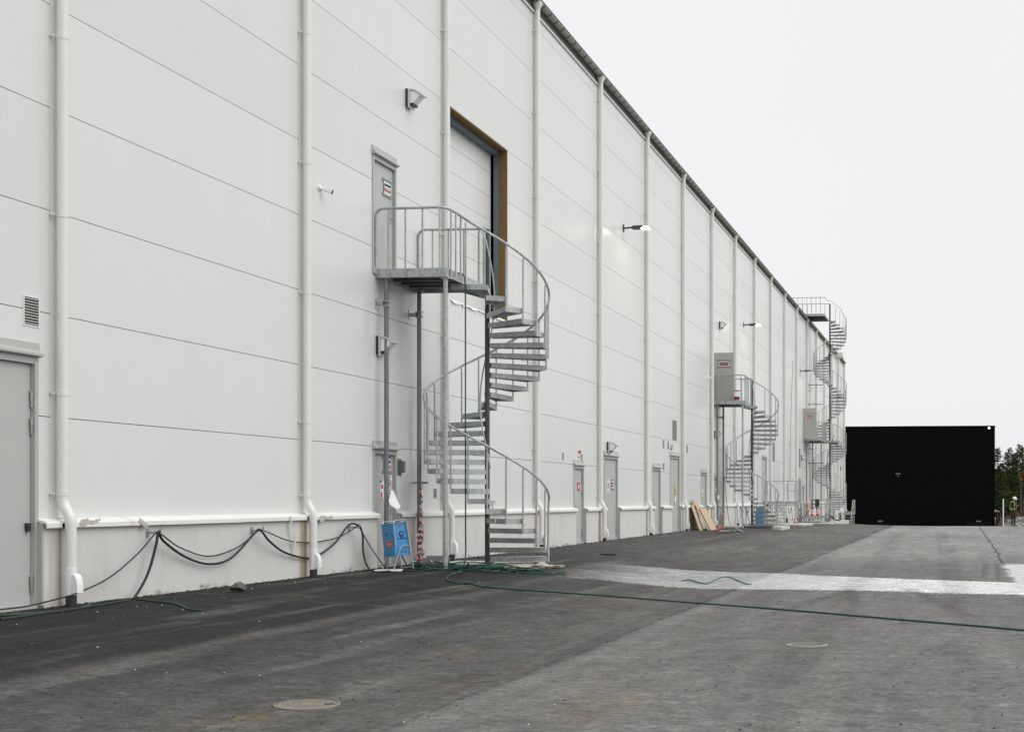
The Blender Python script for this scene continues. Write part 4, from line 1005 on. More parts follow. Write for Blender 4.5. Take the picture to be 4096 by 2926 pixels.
# long hose across the yard
hp = [Vector((-9.3, 22.0, ZP + .02)), Vector((-9.18, 22.03, ZP - .01)), Vector((-9.135, 22.04, ZP - .2))]
hu = A(1849, 1300, 22.75); hp += [Vector((-9.134, 22.05, hu.z)), Vector((-9.134, 22.05, 2.6)), Vector((-9.132, 22.05, 1.2)), Vector((-9.13, 22.03, .52)), G(1838, 2282, .02), G(1802, 2298, .02), G(1788, 2310, .015), G(1797, 2321, .015), G(1830, 2330, .015), G(1866, 2331, .018), G(1892, 2334, .018), G(1930, 2343, .015), G(2000, 2350, .015), G(2048, 2354, .015), G(2250, 2368, .015), G(2453, 2383, .015), G(2768, 2408, .015), G(3174, 2439, .015), G(3579, 2474, .015), G(3849, 2496, .015), G(4096, 2518, .015), G(4500, 2556, .015)]
cable('garden_hose', hp, .0135, MHG, 'long green hose hanging from the landing and crossing the whole yard', 'hose', n=10)
b = MB(); kp = G(1868, 2330, .03); b.tube(curve_pts([kp + Vector((.03 * math.cos(a), .03 * math.sin(a * 1.3), .02 * math.sin(a * 2))) for a in [i * .9 for i in range(9)]], 4), .014, 6); q = b.build('hose_knot', MHG, org=kp); q.parent = None; tag(q, 'small knot in the green hose in front of the stair', 'knot')
# heap of hose round the stair foot
rr = random.Random(11)
for (cu, cv, w_, dd, n, lab) in ((1735, 2275, .55, .35, 4, 'left coils of tangled green hose behind the box feet'), (1900, 2278, .75, .40, 5, 'middle coils of tangled green hose at the pole of the stair'), (2030, 2280, .7, .35, 4, 'right coils of tangled green hose by the beige foam')):
    c = G(cu, cv); pts = []
    a = 0
    for i in range(n * 9):
        a += .7 + rr.uniform(-.25, .25); rx = w_ * rr.uniform(.45, 1.1); ry = dd * rr.uniform(.4, 1.25)
        x, y = c.x + rx * math.cos(a) + rr.uniform(-.05, .05), c.y + ry * math.sin(a) + rr.uniform(-.04, .04)
        pts.append((x, y, ground(x, y) + .015 + .10 * rr.random() ** 2))
    cable('hose_coil', pts, .011, MHG, lab, 'hose', n=4, group='coils of green hose', sides=6)
cable('hose_loop', [G(2010, 2272, .02), G(2060, 2286, .015), G(2150, 2292, .015), G(2245, 2297, .015), G(2262, 2296, .015), G(2240, 2290, .015), G(2120, 2286, .015), G(2040, 2278, .02)], .0125, MHG, 'long flat loop of green hose reaching right of the stair foot', 'hose')
cable('hose_loop', [G(1795, 2255, .03), G(1835, 2248, .25), G(1866, 2246, .26), G(1872, 2260, .15), G(1845, 2284, .03), G(1800, 2292, .02)], .012, MHG, 'upright loop of green hose just left of the stair pole', 'hose')
b = MB(); c = curve_pts([G(2723, 2324, .01), G(2745, 2318, .02), G(2768, 2320, .03), G(2822, 2334, .01), G(2860, 2318, .06), G(2894, 2306, .08), G(2920, 2308, .05), G(2949, 2320, .02), G(2985, 2334, .01), G(3004, 2336, .01), G(3007, 2328, .02)], 2)
for i in range(len(c) - 1):
    q = Vector((0, .035, .012)); b.quad(c[i] - q, c[i + 1] - q, c[i + 1] + q, c[i] + q)
q = b.build('strap', MHG, org=c[0]); tag(q, 'crumpled green plastic strap lying on the pale band of the yard', 'strap')
# ================================================================== BLUE POWER BOX
c = G(1575, 2283); c.x -= .02
pb = thing('power_box', 'blue electrical distribution box tilted in a silver tube frame by the lower door', 'power box', c)
yaw = R(-14); fx = Vector((math.cos(yaw), math.sin(yaw), 0)); fy = Vector((-math.sin(yaw), math.cos(yaw), 0)); tilt = R(-5)
up = (Vector((0, 0, 1)) * math.cos(tilt) + fx * math.sin(tilt)); fx2 = (fx * math.cos(tilt) - Vector((0, 0, 1)) * math.sin(tilt))
# the body is seen on its broad right face and narrower left face
BA = R(60); e3 = (Vector((0, 0, 1)) - Vector((.995, .098, 0)) * .115).normalized()
e1 = Vector((math.cos(BA), math.sin(BA), 0)); e1 = (e1 - e3 * e1.dot(e3)).normalized(); e2 = e3.cross(e1).normalized()
cc = c + Vector((.0, .12, .54))
MB().obox(cc, e1 * .155, e2 * .15, e3 * .28).build('cabinet', MBL, pb, bevel=.008)
MB().obox(cc + e3 * .288, e1 * .165, e2 * .16, e3 * .008).build('lid', MBL, pb, bevel=.003)
fc = cc - e2 * .1515                     # broad face towards the camera, right
def fp(a, h): return fc + e1 * a + e3 * h
b = MB(); ctr = fp(.02, .10); n = 20
b.prism([ctr + e1 * (.052 * math.cos(2 * math.pi * i / n)) + e3 * (.052 * math.sin(2 * math.pi * i / n)) for i in range(n)], e2 * -.001); b.prism([fp(-.01, .05), fp(.05, .05), fp(.0, .025)], e2 * -.001)
b.build('round_logo', MNV, pb)
ct2 = ctr - e2 * .002
MB().prism([ct2 + e1 * -.03 + e3 * .0, ct2 + e1 * 0 + e3 * -.028, ct2 + e1 * .028 + e3 * 0, ct2 + e1 * .008 + e3 * .03, ct2 + e1 * -.018 + e3 * .022], e2 * -.001).build('logo_inner', MBL, pb)
text_mesh('EL BJÖRN', .042, 'lettering', MNV, pb, fp(.02, .015) - e2 * .002, e1, e3)
text_mesh('U 32', .062, 'lettering', MNV, pb, fp(.03, -.215) - e2 * .002, e1, e3)
MB().obox(fp(0, .235) - e2 * .001, e1 * .03, e2 * .001, e3 * .012).build('red_label', MRD, pb)
sf = cc - e1 * .1565
MB().obox(sf + e2 * -.03 + e3 * -.06, e2 * .08, e1 * .001, e3 * .05).build('orange_sticker', MOR, pb)
text_mesh('renta', .052, 'lettering', MWH, pb, sf + e2 * -.03 + e3 * -.06 - e1 * .0025, -e2, e3)
text_mesh('EL', .06, 'lettering', MNV, pb, sf + e2 * .02 + e3 * .11 - e1 * .002, -e2, e3)
for s_, q in ((-.17, -.172), (-.17, .172)):
    base = cc + e2 * q
    pts = fillet([base + e1 * -.13 + e3 * -.1, base + e1 * -.13 + e3 * .34, base + e1 * .13 + e3 * .34, base + e1 * .16 + e3 * -.3, base + e1 * .17 + e3 * -.53], .07)
    MB().tube(pts, .0105, 8).build('tube_frame', MAL, pb, smooth=True)
    pts = fillet([base + e1 * .13 + e3 * -.12, base + e1 * -.04 + e3 * -.12, base + e1 * -.22 + e3 * -.50], .08)
    MB().tube(pts, .0105, 8).build('tube_leg', MAL, pb, smooth=True)
MB().tube([cc + e1 * .165 + e2 * -.165 + e3 * -.50, cc + e1 * .165 + e2 * .165 + e3 * -.50], .0125, 8).build('cross_tube', MAL, pb, smooth=True)
o = MB().obox(c + Vector((-.02, -.12, .02)), Vector((.22, .02, 0)), Vector((-.01, .1, 0)), (0, 0, .015)).build('plastic_sheet', MWH, bevel=.01, org=c + Vector((-.02, -.12, 0))); tag(o, 'flat white plastic sheet under the feet of the blue box', 'plastic sheet')
cable('power_cable', [c + Vector((.08, .25, .75)), c + Vector((.02, .3, .82)), c + Vector((-.1, .38, .5)), c + Vector((.1, .35, .08)), c + Vector((.3, .2, .02)), c + Vector((.36, -.05, .015)), c + Vector((.22, -.1, .015))], .012, MCB, 'black cable looping behind the blue power box')
# barrier tape twisted round the stair leg
tp = thing('barrier_tape', 'red and white barrier tape twisted down the landing leg beside the blue box', 'barrier tape', (-10.3, 22.9, .5))
rr = random.Random(3)
def ribbon(path, w0, seed, pitch=5):
    r2 = random.Random(seed); red = MB(); wht = MB(); pr = None
    for i in range(len(path)):
        a = i * .38 + r2.uniform(-.25, .25); w = w0 * (.6 + .4 * r2.random()); d = Vector((math.cos(a) * w, math.sin(a) * w * .5, r2.uniform(-.006, .006)))
        if abs(d.x) < w * .45: d.x = math.copysign(w * .45, d.x)
        cur = (path[i] - d, path[i] + d)
        if pr: (red if (i // pitch) % 2 else wht).quad(pr[0], pr[1], cur[1], cur[0])
        pr = cur
    stuff(red.build('red_stripes', MRT, tp)); stuff(wht.build('white_stripes', MWT, tp))
zt0 = CAMZ + .30; n = 110; g9 = ground(-10.3, 22.8)
path = [Vector((-10.305 + .018 * math.sin(i * .35), 22.76 + .02 * math.cos(i * .3), zt0 - (zt0 - g9 - .03) * i / n)) for i in range(n + 1)]
ribbon(path, .020, 1, 5)
low = path[38:]
ribbon([p + Vector((-.01 + .02 * math.sin(k * .2), -.02, 0)) for k, p in enumerate(low)], .034, 2, 5)
low = path[62:]
ribbon([p + Vector((-.03 + .03 * math.sin(k * .25 + 1), -.04, 0)) for k, p in enumerate(low)], .045, 3, 4)
ribbon([p + Vector((.03 + .03 * math.sin(k * .22), -.05, 0)) for k, p in enumerate(low)], .04, 4, 4)
ribbon([Vector((-10.42 + i * .022, 22.68 + .05 * math.sin(i * .6), g9 + .05 + .03 * math.sin(i * .9))) for i in range(34)], .035, 9, 4)
# sheet metal pieces, foam and boards at the stair foot
p = G(1700, 2257); o = MB(); o.prism([(p.x - .35, p.y + .1, p.z), (p.x - .25, p.y + .1, p.z + .12), (p.x - .24, p.y + .1, p.z + .12), (p.x - .33, p.y + .1, p.z)], (.62, .25, 0)); o.box(p.x - .1, p.x + .35, p.y + .28, p.y + .29, p.z + .02, p.z + .16)
o = o.build('metal_sheet', MDF, org=p); tag(o, 'bent grey sheet metal offcut beside the barrier tape', 'metal sheet')
rr = random.Random(21); b = MB()
for i in range(26):
    t = i / 25; q = G(2055 + 140 * t, 2262 + 4 * math.sin(t * 7), .04 + .03 * rr.random() + (.06 if t > .78 else 0)); b.ico(q, .045 + .025 * rr.random() + (.02 if t > .78 else 0), (1.3, .8, .55), .25, rr)
o = b.build('foam_roll', MCW, smooth=True, org=G(2120, 2262)); tag(o, 'crumpled beige foam roll lying beside the foot of the nearest stair', 'foam')
for (u, v, L, w, h, a, lab) in ((2085, 2273, .36, .06, .02, 10, 'dusty plank under the beige foam at the stair foot'), (2185, 2262, .35, .10, .02, -8, 'short board end sticking out right of the beige foam'), (1975, 2268, .4, .05, .015, 4, 'flat batten between the green hose coils and the slab')):
    p = G(u, v, .03); o = MB().obox(p, (L * math.cos(R(a)), L * math.sin(R(a)), 0), (-w * math.sin(R(a)), w * math.cos(R(a)), 0), (0, 0, h)).build('board', MDW, bevel=.004, org=p); tag(o, lab, 'board', 'boards at the stair foot')
# knotted rag on the pole
p = A(1968, 2008, 23.0); b = MB()
for i in range(9): b.tube(curve_pts([p, p + Vector((rr.uniform(-.05, .05), rr.uniform(-.03, .03), rr.uniform(-.08, .04))), p + Vector((rr.uniform(-.08, .08), rr.uniform(-.03, .03), -.05 - rr.random() * .35))], 4), .008, 5)
o = b.build('rag', MWT, org=p); tag(o, 'white rag tied on the inner rail low on the nearest staircase', 'rag')
# stone and asphalt crumbs at the wall
p = G(952, 2346, .06); b = MB().ico(p, .085, (1.3, 1, .8), .3, random.Random(5)); o = b.build('stone', simple('stone_brown', (.13, .115, .10), .9, var=.3, nscale=20), org=p); tag(o, 'fist sized brown stone at the foot of the plinth', 'stone')
p = G(2430, 2216, .02); o = MB().obox(p, (.2, .01, 0), (-.01, .04, 0), (0, 0, .015)).build('wood_offcut', simple('dark_wood', (.03, .024, .02), .7), org=p); tag(o, 'short dark wooden offcut alone on the asphalt right of the stair', 'offcut')
# torn tape remains on the ledge
for i, (u0, v0, u1, v1, lab) in enumerate(((320, 2092, 400, 2078, 'torn beige tape flap on the ledge right of the first downpipe'), (555, 2079, 590, 2105, 'curled strip of old tape hanging over the ledge above the first hook'), (1160, 2060, 1185, 2215, 'long dangling strip of dirty tape left of the second downpipe'), (1280, 2075, 1330, 2065, 'torn beige tape flap on the ledge right of the second downpipe'))):
    r2 = random.Random(i + 40); n = 14; b = MB(); pr = None
    for k in range(n + 1):
        t = k / n; q = Wp(u0 + (u1 - u0) * t, v0 + (v1 - v0) * t, .150 if i != 0 else .148) + Vector((r2.uniform(.001, .012), 0, r2.uniform(-.012, .012)))
        d = Vector((.004, .0, .03)) if abs(u1 - u0) > abs(v1 - v0) else Vector((.004, .028 * r2.uniform(.5, 1), 0))
        if i in (0, 3): d = d * (1.6 if k < 6 else .6)
        cur = (q - d, q + d)
        if pr: b.quad(pr[0], pr[1], cur[1], cur[0])
        pr = cur
    o = b.build('torn_tape', MTP, org=Wp(u0, v0, .15)); tag(o, lab, 'torn tape', 'tape remains on the ledge')

# ================================================================== MANHOLES
def manhole(u, v, r, label, rings):
    p = G(u, v); e = .5; nx = (ground(p.x + e, p.y) - ground(p.x - e, p.y)) / (2 * e); ny = (ground(p.x, p.y + e) - ground(p.x, p.y - e)) / (2 * e)
    nrm = Vector((-nx, -ny, 1)).normalized(); col = simple('cast_iron_' + ('rusty' if rings else 'pale'), (.25, .22, .18) if rings else (.34, .325, .26), .7, .2, var=.35, nscale=12)
    o = thing('manhole_cover', label, 'manhole cover', p, 'manhole covers')
    MB().lathe(p - nrm * .05, [(r, 0), (r, .062), (r * .93, .066), (r * .93, .058)], 40, nrm).build('frame_ring', col, o, smooth=True)
    MB().lathe(p - nrm * .05, [(r * .9, 0), (r * .9, .062)], 40, nrm).build('lid', col, o)
    b = MB(); a = nrm.orthogonal().normalized(); d = nrm.cross(a)
    dark = MDK
    def at(x_, y_): return p + a * x_ + d * y_ + nrm * .0135
    for q in ((.905, .72, .56, .40, .24) if rings else (.905, .78)):
        n = 40
        for i in range(n):
            if (i + int(q * 10)) % 10 == 0: continue
            a0, a1 = 2 * math.pi * i / n, 2 * math.pi * (i + 1) / n; w_ = .022
            b.quad(at(r * q * math.cos(a0), r * q * math.sin(a0)), at(r * (q + w_) * math.cos(a0), r * (q + w_) * math.sin(a0)), at(r * (q + w_) * math.cos(a1), r * (q + w_) * math.sin(a1)), at(r * q * math.cos(a1), r * q * math.sin(a1)))
    if not rings:
        for k in range(-4, 5):
            xk = k * r * .18; L = math.sqrt(max(.0, (r * .75) ** 2 - xk * xk)); b.quad(at(xk - .008, -L), at(xk + .008, -L), at(xk + .008, L), at(xk - .008, L))
    for x_, y_ in ((.55, .35),): b.quad(at(r * x_ - .03, r * -y_ - .03), at(r * x_ + .05, r * -y_ - .03), at(r * x_ + .05, r * -y_ + .03), at(r * x_ - .03, r * -y_ + .03))
    b.build('grooves', dark, o)
manhole(1228, 2818.7, 132.35 / FPX * (1.5 / (822.7 / FPX)) * .995, 'round ringed manhole cover in the near dark asphalt at lower left', True)
manhole(3228, 2579, 83.5 / FPX * (1.6 / (583 / FPX)), 'round pale manhole cover set in the lighter asphalt at right', False)

# ================================================================== LEANING PLYWOOD
for i, (yy, dy, L, ox, lab) in enumerate(((46.9, .7, 1.32, .0, 'rearmost plywood sheet, darkest of the boards leaning on the plinth'), (47.4, .75, 1.38, .10, 'tallest plywood sheet leaning against the plinth'), (47.6, 1.25, .98, .15, 'shortest plywood sheet, leaning in front of the tallest one'))):
    x0 = -9.92 + ox; g = ground(x0, yy); z1 = g + L * .87; x1 = x0 - L * .46
    if i == 0: x1 = -10.40; x0 = -10.05; z1 = g + .98
    n = Vector((z1 - g, 0, x0 - x1)).normalized() * .018
    p = [Vector((x0, yy, g)), Vector((x1, yy, z1)), Vector((x1, yy, z1)) + n, Vector((x0, yy, g)) + n]
    o = MB().prism(p, (0, dy, 0)).build('plywood_sheet', MPL, org=(x0, yy, g)); tag(o, lab, 'plywood sheet', 'plywood sheets leaning on the plinth')
# aluminium trolley with grey panel, orange posts, pipes on the ground
c = A(2884, 2100, 50.9); g = ground(c.x, c.y); c.z = g
o = thing('hand_trolley', 'silver tube trolley with grey panel leaning at the wall beside the plywood', 'trolley', c)
MB().tube(fillet([c + Vector((-.16, 0, 0)), c + Vector((-.06, .2, .88)), c + Vector((.10, .2, .90)), c + Vector((.13, .1, .4)), c + Vector((.13, 0, 0))], .07), .012, 8).build('tube_frame', MAL, o, smooth=True)
MB().prism([c + Vector((-.14, .01, .12)), c + Vector((.12, .01, .12)), c + Vector((.11, .16, .68)), c + Vector((-.07, .16, .68))], (0, .01, 0)).build('panel', simple('panel_grey', (.22, .23, .25), .5), o)
MB().prism([c + Vector((-.07, .12, .56)), c + Vector((.08, .12, .56)), c + Vector((.08, .145, .66)), c + Vector((-.06, .145, .66))], (0, -.004, 0)).build('pink_label', simple('label_pink', (.55, .33, .30), .6), o)
MB().tube([c + Vector((-.1, .12, .72)), c + Vector((.11, .12, .74))], .012, 6).build('cross_tube', MAL, o)
for (u, v, h, lab) in ((2869, 2126, .24, 'short orange post, lower left of three by the trolley'), (2886, 2121, .22, 'short orange post right of the trolley foot'), (2891, 2092, .22, 'orange stick leaning on the grey trolley panel')):
    p = G(u, v) if v > 2100 else A(2890, 2092, 50.3); q = MB().tube([p, p + Vector((.02, 0, h))], .028 if v > 2100 else .018, 8, rads=[.032, .024] if v > 2100 else None).build('orange_post', MOR, smooth=True, org=p); tag(q, lab, 'orange post', 'orange posts by the trolley')
rr = random.Random(31)
for i, (u0, v0, u1, v1) in enumerate(((2846, 2120, 2880, 2112), (2862, 2127, 2940, 2129), (2880, 2122, 2965, 2122), (2890, 2116, 2960, 2124), (2944, 2110, 2972, 2126), (2900, 2126, 2950, 2120))):
    a, c2 = G(u0, v0, .05), G(u1, v1, .05); o = MB().tube([a, c2], .022, 8).build('loose_pipe', MAL if i % 2 == 0 else MDK, smooth=True, org=a); tag(o, ('shortest pale pipe next to the plywood in the loose pile', 'longest black pipe, front of the loose pile before the middle staircase', 'long pale pipe in the middle of the loose pile', 'black pipe lying across the loose pile', 'pale pipe pointing right out of the loose pile', 'short black pipe at the front of the loose pile')[i], 'pipe', 'pipes lying before the middle staircase')
for (u, v, sx, lab) in ((3030, 2106, .6, 'dark steel plate lying on the slab of the middle staircase, left one'), (3060, 2104, .35, 'tilted grey steel plate lying on the slab of the middle staircase')):
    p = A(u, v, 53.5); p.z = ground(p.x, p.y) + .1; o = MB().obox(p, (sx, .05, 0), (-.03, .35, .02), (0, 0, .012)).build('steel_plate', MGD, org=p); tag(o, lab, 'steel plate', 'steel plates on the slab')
# hanging cables further along
def hang(pts, lab, r=.014): cable('hanging_cable', [Wp(u, v, .16) for u, v in pts], r, MCB, lab, 'cable', n=6, group='cables hanging on the far plinth', sides=6)
hang([(2898, 1905), (2903, 1960), (2908, 2020), (2914, 2070), (2922, 2102)], 'long thin black cable hanging down the wall left of the middle staircase', .012)
hang([(2960, 2025), (2966, 2045), (2964, 2062), (2959, 2078)], 'short black cable tied up in a bundle at the plinth, leftmost of the far ones')
hang([(2962, 2026), (2968, 2050), (2972, 2080), (2978, 2100)], 'black cable running from the leftmost far hook to the ground')
hang([(2980, 2026), (2986, 2042), (2991, 2050), (2997, 2040), (3000, 2027)], 'black cable hanging in a U between two far hooks')
hang([(2984, 2026), (2986, 2060), (2982, 2098)], 'black cable dropping straight from the U shaped one')
hang([(2988, 2028), (2992, 2060), (3000, 2096)], 'black cable sloping to the stair foot beside the U shaped one')
hang([(3152, 2026), (3157, 2050), (3163, 2045), (3167, 2026)], 'black cable U under the landing beside the single cone')
hang([(3167, 2026), (3169, 2060), (3171, 2080)], 'straight black cable under the landing beside the single cone')
hang([(3098, 2026), (3104, 2044), (3108, 2028), (3118, 2026), (3122, 2046), (3127, 2026), (3130, 2050), (3142, 2075)], 'bundle of black cables seen through the landing steps')
cable('black_hose', [G(3172, 2083, .03), A(3200, 2062, 74), A(3203, 2040, 75), A(3198, 2035, 75), A(3197, 2055, 75), A(3206, 2072, 75), A(3222, 2062, 76)], .02, MCB, 'looped black hose between the single cone and the low landing', 'hose')
p = A(3040, 2052, 57.5); g = ground(p.x, p.y); o = thing('blue_drum', 'blue and white container half hidden behind the foot of the middle staircase', 'container', (p.x, p.y, g))
MB().box(p.x - .16, p.x + .16, p.y - .15, p.y + .15, g, g + .85).build('body', MBL, o, bevel=.02); MB().box(p.x - .42, p.x - .18, p.y - .1, p.y + .1, g, g + .7).build('white_part', MPW, o, bevel=.02)
# traffic cones
def cone(p, h, label):
    o = thing('traffic_cone', label, 'traffic cone', p, 'traffic cones'); r0 = h * .23
    f = lambda t: r0 * (1 - t) + .02 * t
    MB().box(p.x - r0 * 1.3, p.x + r0 * 1.3, p.y - r0 * 1.3, p.y + r0 * 1.3, p.z, p.z + .03).build('base', MCR, o, bevel=.008)
    cuts = [0, .28, .45, .62, .8, 1]
    for i in range(5): MB().lathe((p.x, p.y, p.z + .03), [(f(cuts[i]), h * cuts[i]), (f(cuts[i + 1]), h * cuts[i + 1])], 14).build('cone_band', MPW if i % 2 else MCR, o, smooth=True)
p = A(3182, 2084, 66.5); p.z = ground(p.x, p.y) + .02; p.x = max(p.x, -10.2); cone(p, .50, 'red and white traffic cone standing alone past the middle staircase')
for u, lab in ((3249, 'left one of two traffic cones on the low steel landing'), (3270, 'right one of two traffic cones on the low steel landing')):
    p = A(u, 2063, 79.3); p.z = CAMZ - 1.06; cone(p, .44, lab)
# red-brown frame with dark green box behind the cones
c = A(3267, 2063, 80.2); c.z = CAMZ - 1.06
o = thing('steel_rack', 'red brown steel rack carrying a dark green box behind two cones', 'rack', c)
for dx in (-.32, .0, .30): MB().box(c.x + dx - .025, c.x + dx + .025, c.y - .03, c.y + .03, c.z, c.z + 1.05).build('upright', MRB, o)
for dz in (1.02, .78, .52): MB().box(c.x - .36, c.x + .36, c.y - .035, c.y + .035, c.z + dz - .025, c.z + dz + .025).build('cross_bar', MRB, o)
MB().box(c.x - .1, c.x + .18, c.y - .2, c.y - .05, c.z + .58, c.z + 1.08).build('green_box', MGN, o, bevel=.015)
b = MB(); rr = random.Random(8)
c = A(3230, 2060, 79); c.z = CAMZ - 1.06
for i in range(7): b.obox(c + Vector((rr.uniform(-.1, .12), rr.uniform(-.1, .1), .45 + rr.uniform(-.1, .2))), (.02, 0, .01), (0, .03, 0), (rr.uniform(-.12, .12), rr.uniform(-.1, .1), rr.uniform(.25, .5)))
o = b.build('wood_scraps', MPL, org=c); tag(o, 'upright bundle of wood scraps on the left of the low landing', 'wood')
for i in range(4):
    a = A(3300 + i * 4, 2082 + i, 80); a.z = max(a.z, ground(a.x, a.y) + .05)
    cable('black_hose', [a, a + Vector((.2, .2, .35)), a + Vector((.5, .3, .1)), a + Vector((.8, .1, .06))], .03, MCB, ('leftmost black hose in the tangle right of the low steel landing', 'second black hose from the left in the tangle right of the low landing', 'third black hose from the left in the tangle right of the low landing', 'rightmost black hose in the tangle right of the low steel landing')[i], 'hose', group='hoses right of the low landing')
cable('hanging_cable', [A(3335, 1740, 85.0), A(3308, 1850, 82), A(3312, 2000, 82), A(3320, 2082, 82)], .02, MCB, 'long black cable hanging in front of the tallest staircase')
cable('hanging_cable', [Wp(3172, 1440, .14), Wp(3164, 1650, .14), Wp(3160, 1925, .14)], .012, MCB, 'thin dark cable running down the wall above the landing rails')
# item on the middle landing: paper bag with coloured print
c = Vector((-WALL + 1.02, OPEN2['y0'] - .1, st2.location.z - st1.location.z + ZP + .03)); o = thing('paint_bucket', 'white bucket with red and blue print on the middle staircase landing', 'bucket', c)
MB().lathe(c, [(.13, 0), (.13, .06)], 16).build('red_foot', MRD, o, smooth=True); MB().lathe(c, [(.131, .061), (.131, .13)], 16).build('blue_band', MNV, o, smooth=True); MB().lathe(c, [(.13, .131), (.13, .36)], 16).build('body', MPW, o, smooth=True); MB().lathe(c, [(.133, .361), (.133, .41)], 16).build('lid', MRD, o, smooth=True)
p = A(3398, 2045, 107.8); o = MB().box(p.x - .2, p.x + .2, p.y - .1, p.y + .1, CAMZ - 1.15, CAMZ - 1.05).build('wood_block', MPL, org=p); tag(o, 'orange brown wooden block on the far corner landing', 'wood')

# ================================================================== LOOSE STONES
rr = random.Random(77); b = MB(); b2 = MB()
for i in range(3200):
    y = 8 + 60 * rr.random() ** 1.6; x = rr.uniform(-10.3, 8)
    if rr.random() < .35: x = -10.3 + abs(rr.gauss(0, .5))
    s_ = rr.uniform(.003, .009) * (1 + y * .018); (b if rr.random() < .85 else b2).ico((x, y, ground(x, y) + s_ * .3), s_, (1, 1.2, .7), .3, rr)
stuff(b.build('loose_gravel', simple('gravel_dark', (.035, .034, .033), .9))); stuff(b2.build('pale_debris', simple('gravel_pale', (.42, .40, .36), .9)))
b = MB()
for i in range(900):                      # crumbled asphalt edge along the plinth
    y = rr.uniform(9, 50); x = -WALL + .09 + abs(rr.gauss(0, .05)); s_ = rr.uniform(.005, .018)
    b.ico((x, y, ground(x, y) + s_ * .2), s_, (1, 1.5, .6), .35, rr)
stuff(b.build('asphalt_crumbs', simple('crumbs', (.025, .025, .025), .95)))

# ================================================================== FAR SIDE: TREES, ROCKS, POLE
MTR = simple('pine_bark', (.11, .09, .075), .9, var=.3)
def leafmat(name, c1, c2):
    m = M(name, c1, .8, spec=.2); m.mix(m.noise(1.3, detail=3).ss(.4, .62), c2); m.vary(m.noise(6, detail=3), .45); return m.done()
MNE = leafmat('pine_needles', (.034, .060, .018), (.065, .095, .026)); MNE2 = leafmat('spruce_needles', (.030, .052, .014), (.075, .110, .022)); MOA = leafmat('autumn_leaves', (.20, .09, .02), (.12, .06, .025))
MTW = leafmat('bare_twigs', (.06, .042, .032), (.09, .055, .04))
def pine_mesh(seed, H, crown0, wid, nb, dens):
    r2 = random.Random(seed); t = MB(); pts = [(r2.uniform(-.08, .08) * i, r2.uniform(-.08, .08) * i, H * i / 6) for i in range(7)]
    t.tube(pts, .1, 7, rads=[.17 * (1 - i / 6.6) + .015 for i in range(7)])
    cr = MB()
    def clump(p, s):
        for _ in range(dens):
            d = Vector((r2.gauss(0, 1), r2.gauss(0, 1), r2.gauss(0, .6))).normalized(); q = p + d * s * r2.uniform(.1, 1)
            a = Vector((r2.gauss(0, 1), r2.gauss(0, 1), r2.gauss(.2, .7))).normalized() * s * .42; c_ = a.cross(d).normalized() * s * .16
            cr.quad(q - a - c_ * .3, q + c_, q + a, q - c_)
    for i in range(nb):
        f = i / nb; z = H * (crown0 + (1 - crown0) * f); L = wid * (1 - f) ** .75 * r2.uniform(.55, 1.15) + .2; a = i * 2.4 + r2.uniform(-.4, .4)
        tip = Vector((math.cos(a) * L, math.sin(a) * L, z + L * r2.uniform(-.15, .35))); b0 = Vector((0, 0, z))
        t.tube([b0, b0.lerp(tip, .5) + Vector((0, 0, -.05)), tip], .03, 4, rads=[.04, .025, .01])
        for k in (.45, .7, .95):
            if r2.random() < .85: clump(b0.lerp(tip, k), .30 + .30 * (1 - f) * r2.uniform(.6, 1.2))
    for i in range(10):
        z = H * r2.uniform(.15, crown0); a = r2.uniform(0, 6.3); t.tube([(0, 0, z), (math.cos(a) * r2.uniform(.4, 1.2), math.sin(a) * r2.uniform(.4, 1.2), z - r2.uniform(-.1, .3))], .012, 4)
    tm = t.build('trunk', MTR); cm = cr.build('crown', MNE if seed % 2 else MNE2)
    return tm, cm
variants = []
for s_, H, c0, w_, nb in ((1, 13.5, .42, 2.2, 70), (2, 10.5, .22, 2.1, 80), (3, 12.2, .36, 2.0, 66), (4, 8.5, .18, 1.9, 66), (5, 11.5, .3, 2.3, 76)):
    variants.append(pine_mesh(s_, H, c0, w_, nb, 11))
def tree(x, y, vi, s, label, group, rot):
    g = ground(x, y) - .1; o = thing('pine_tree', label, 'tree', (x, y, g), group); o.rotation_euler = (0, 0, rot); o.scale = (s, s, s)
    for src in variants[vi]:
        c = src.copy(); C.objects.link(c); c.parent = o; c.location = (0, 0, 0)
    return o
spots = [(3990, 1, 1.26, 160, 'pine right against the corner of the black hall, its top leaning out'), (4012, 3, 1.02, 152, 'young bright green spruce behind the white pole'), (4040, 2, 1.0, 163, 'tall pine left of the worker, rising above the rest'), (4064, 0, .86, 168, 'tall pine behind the head of the worker'), (4080, 4, 1.08, 158, 'broad pine right of the worker at the edge of the picture'), (3998, 4, .88, 172, 'pine standing back from the corner of the black hall'), (4026, 0, .9, 171, 'pine filling the gap between the pole and the tall pine'), (4055, 4, .98, 166, 'dark pine directly above the hard hat of the worker'), (4093, 2, 1.0, 163, 'pine cut off by the right edge of the picture')]
for i, (u, vi, s, d, lab) in enumerate(spots):
    p = A(u, 1996, d); tree(p.x, p.y, vi, s * .76, lab, 'trees beyond the yard', i * 1.3)
rr = random.Random(5)
for i in range(46):
    x = 5.5 + i * 1.35 + rr.uniform(-.6, .6); y = rr.uniform(168, 192); tree(x, y, rr.randrange(5), rr.uniform(.55, .74), 'conifer in the dense wood edge beyond the gravel', 'trees of the wood edge', rr.uniform(0, 6))
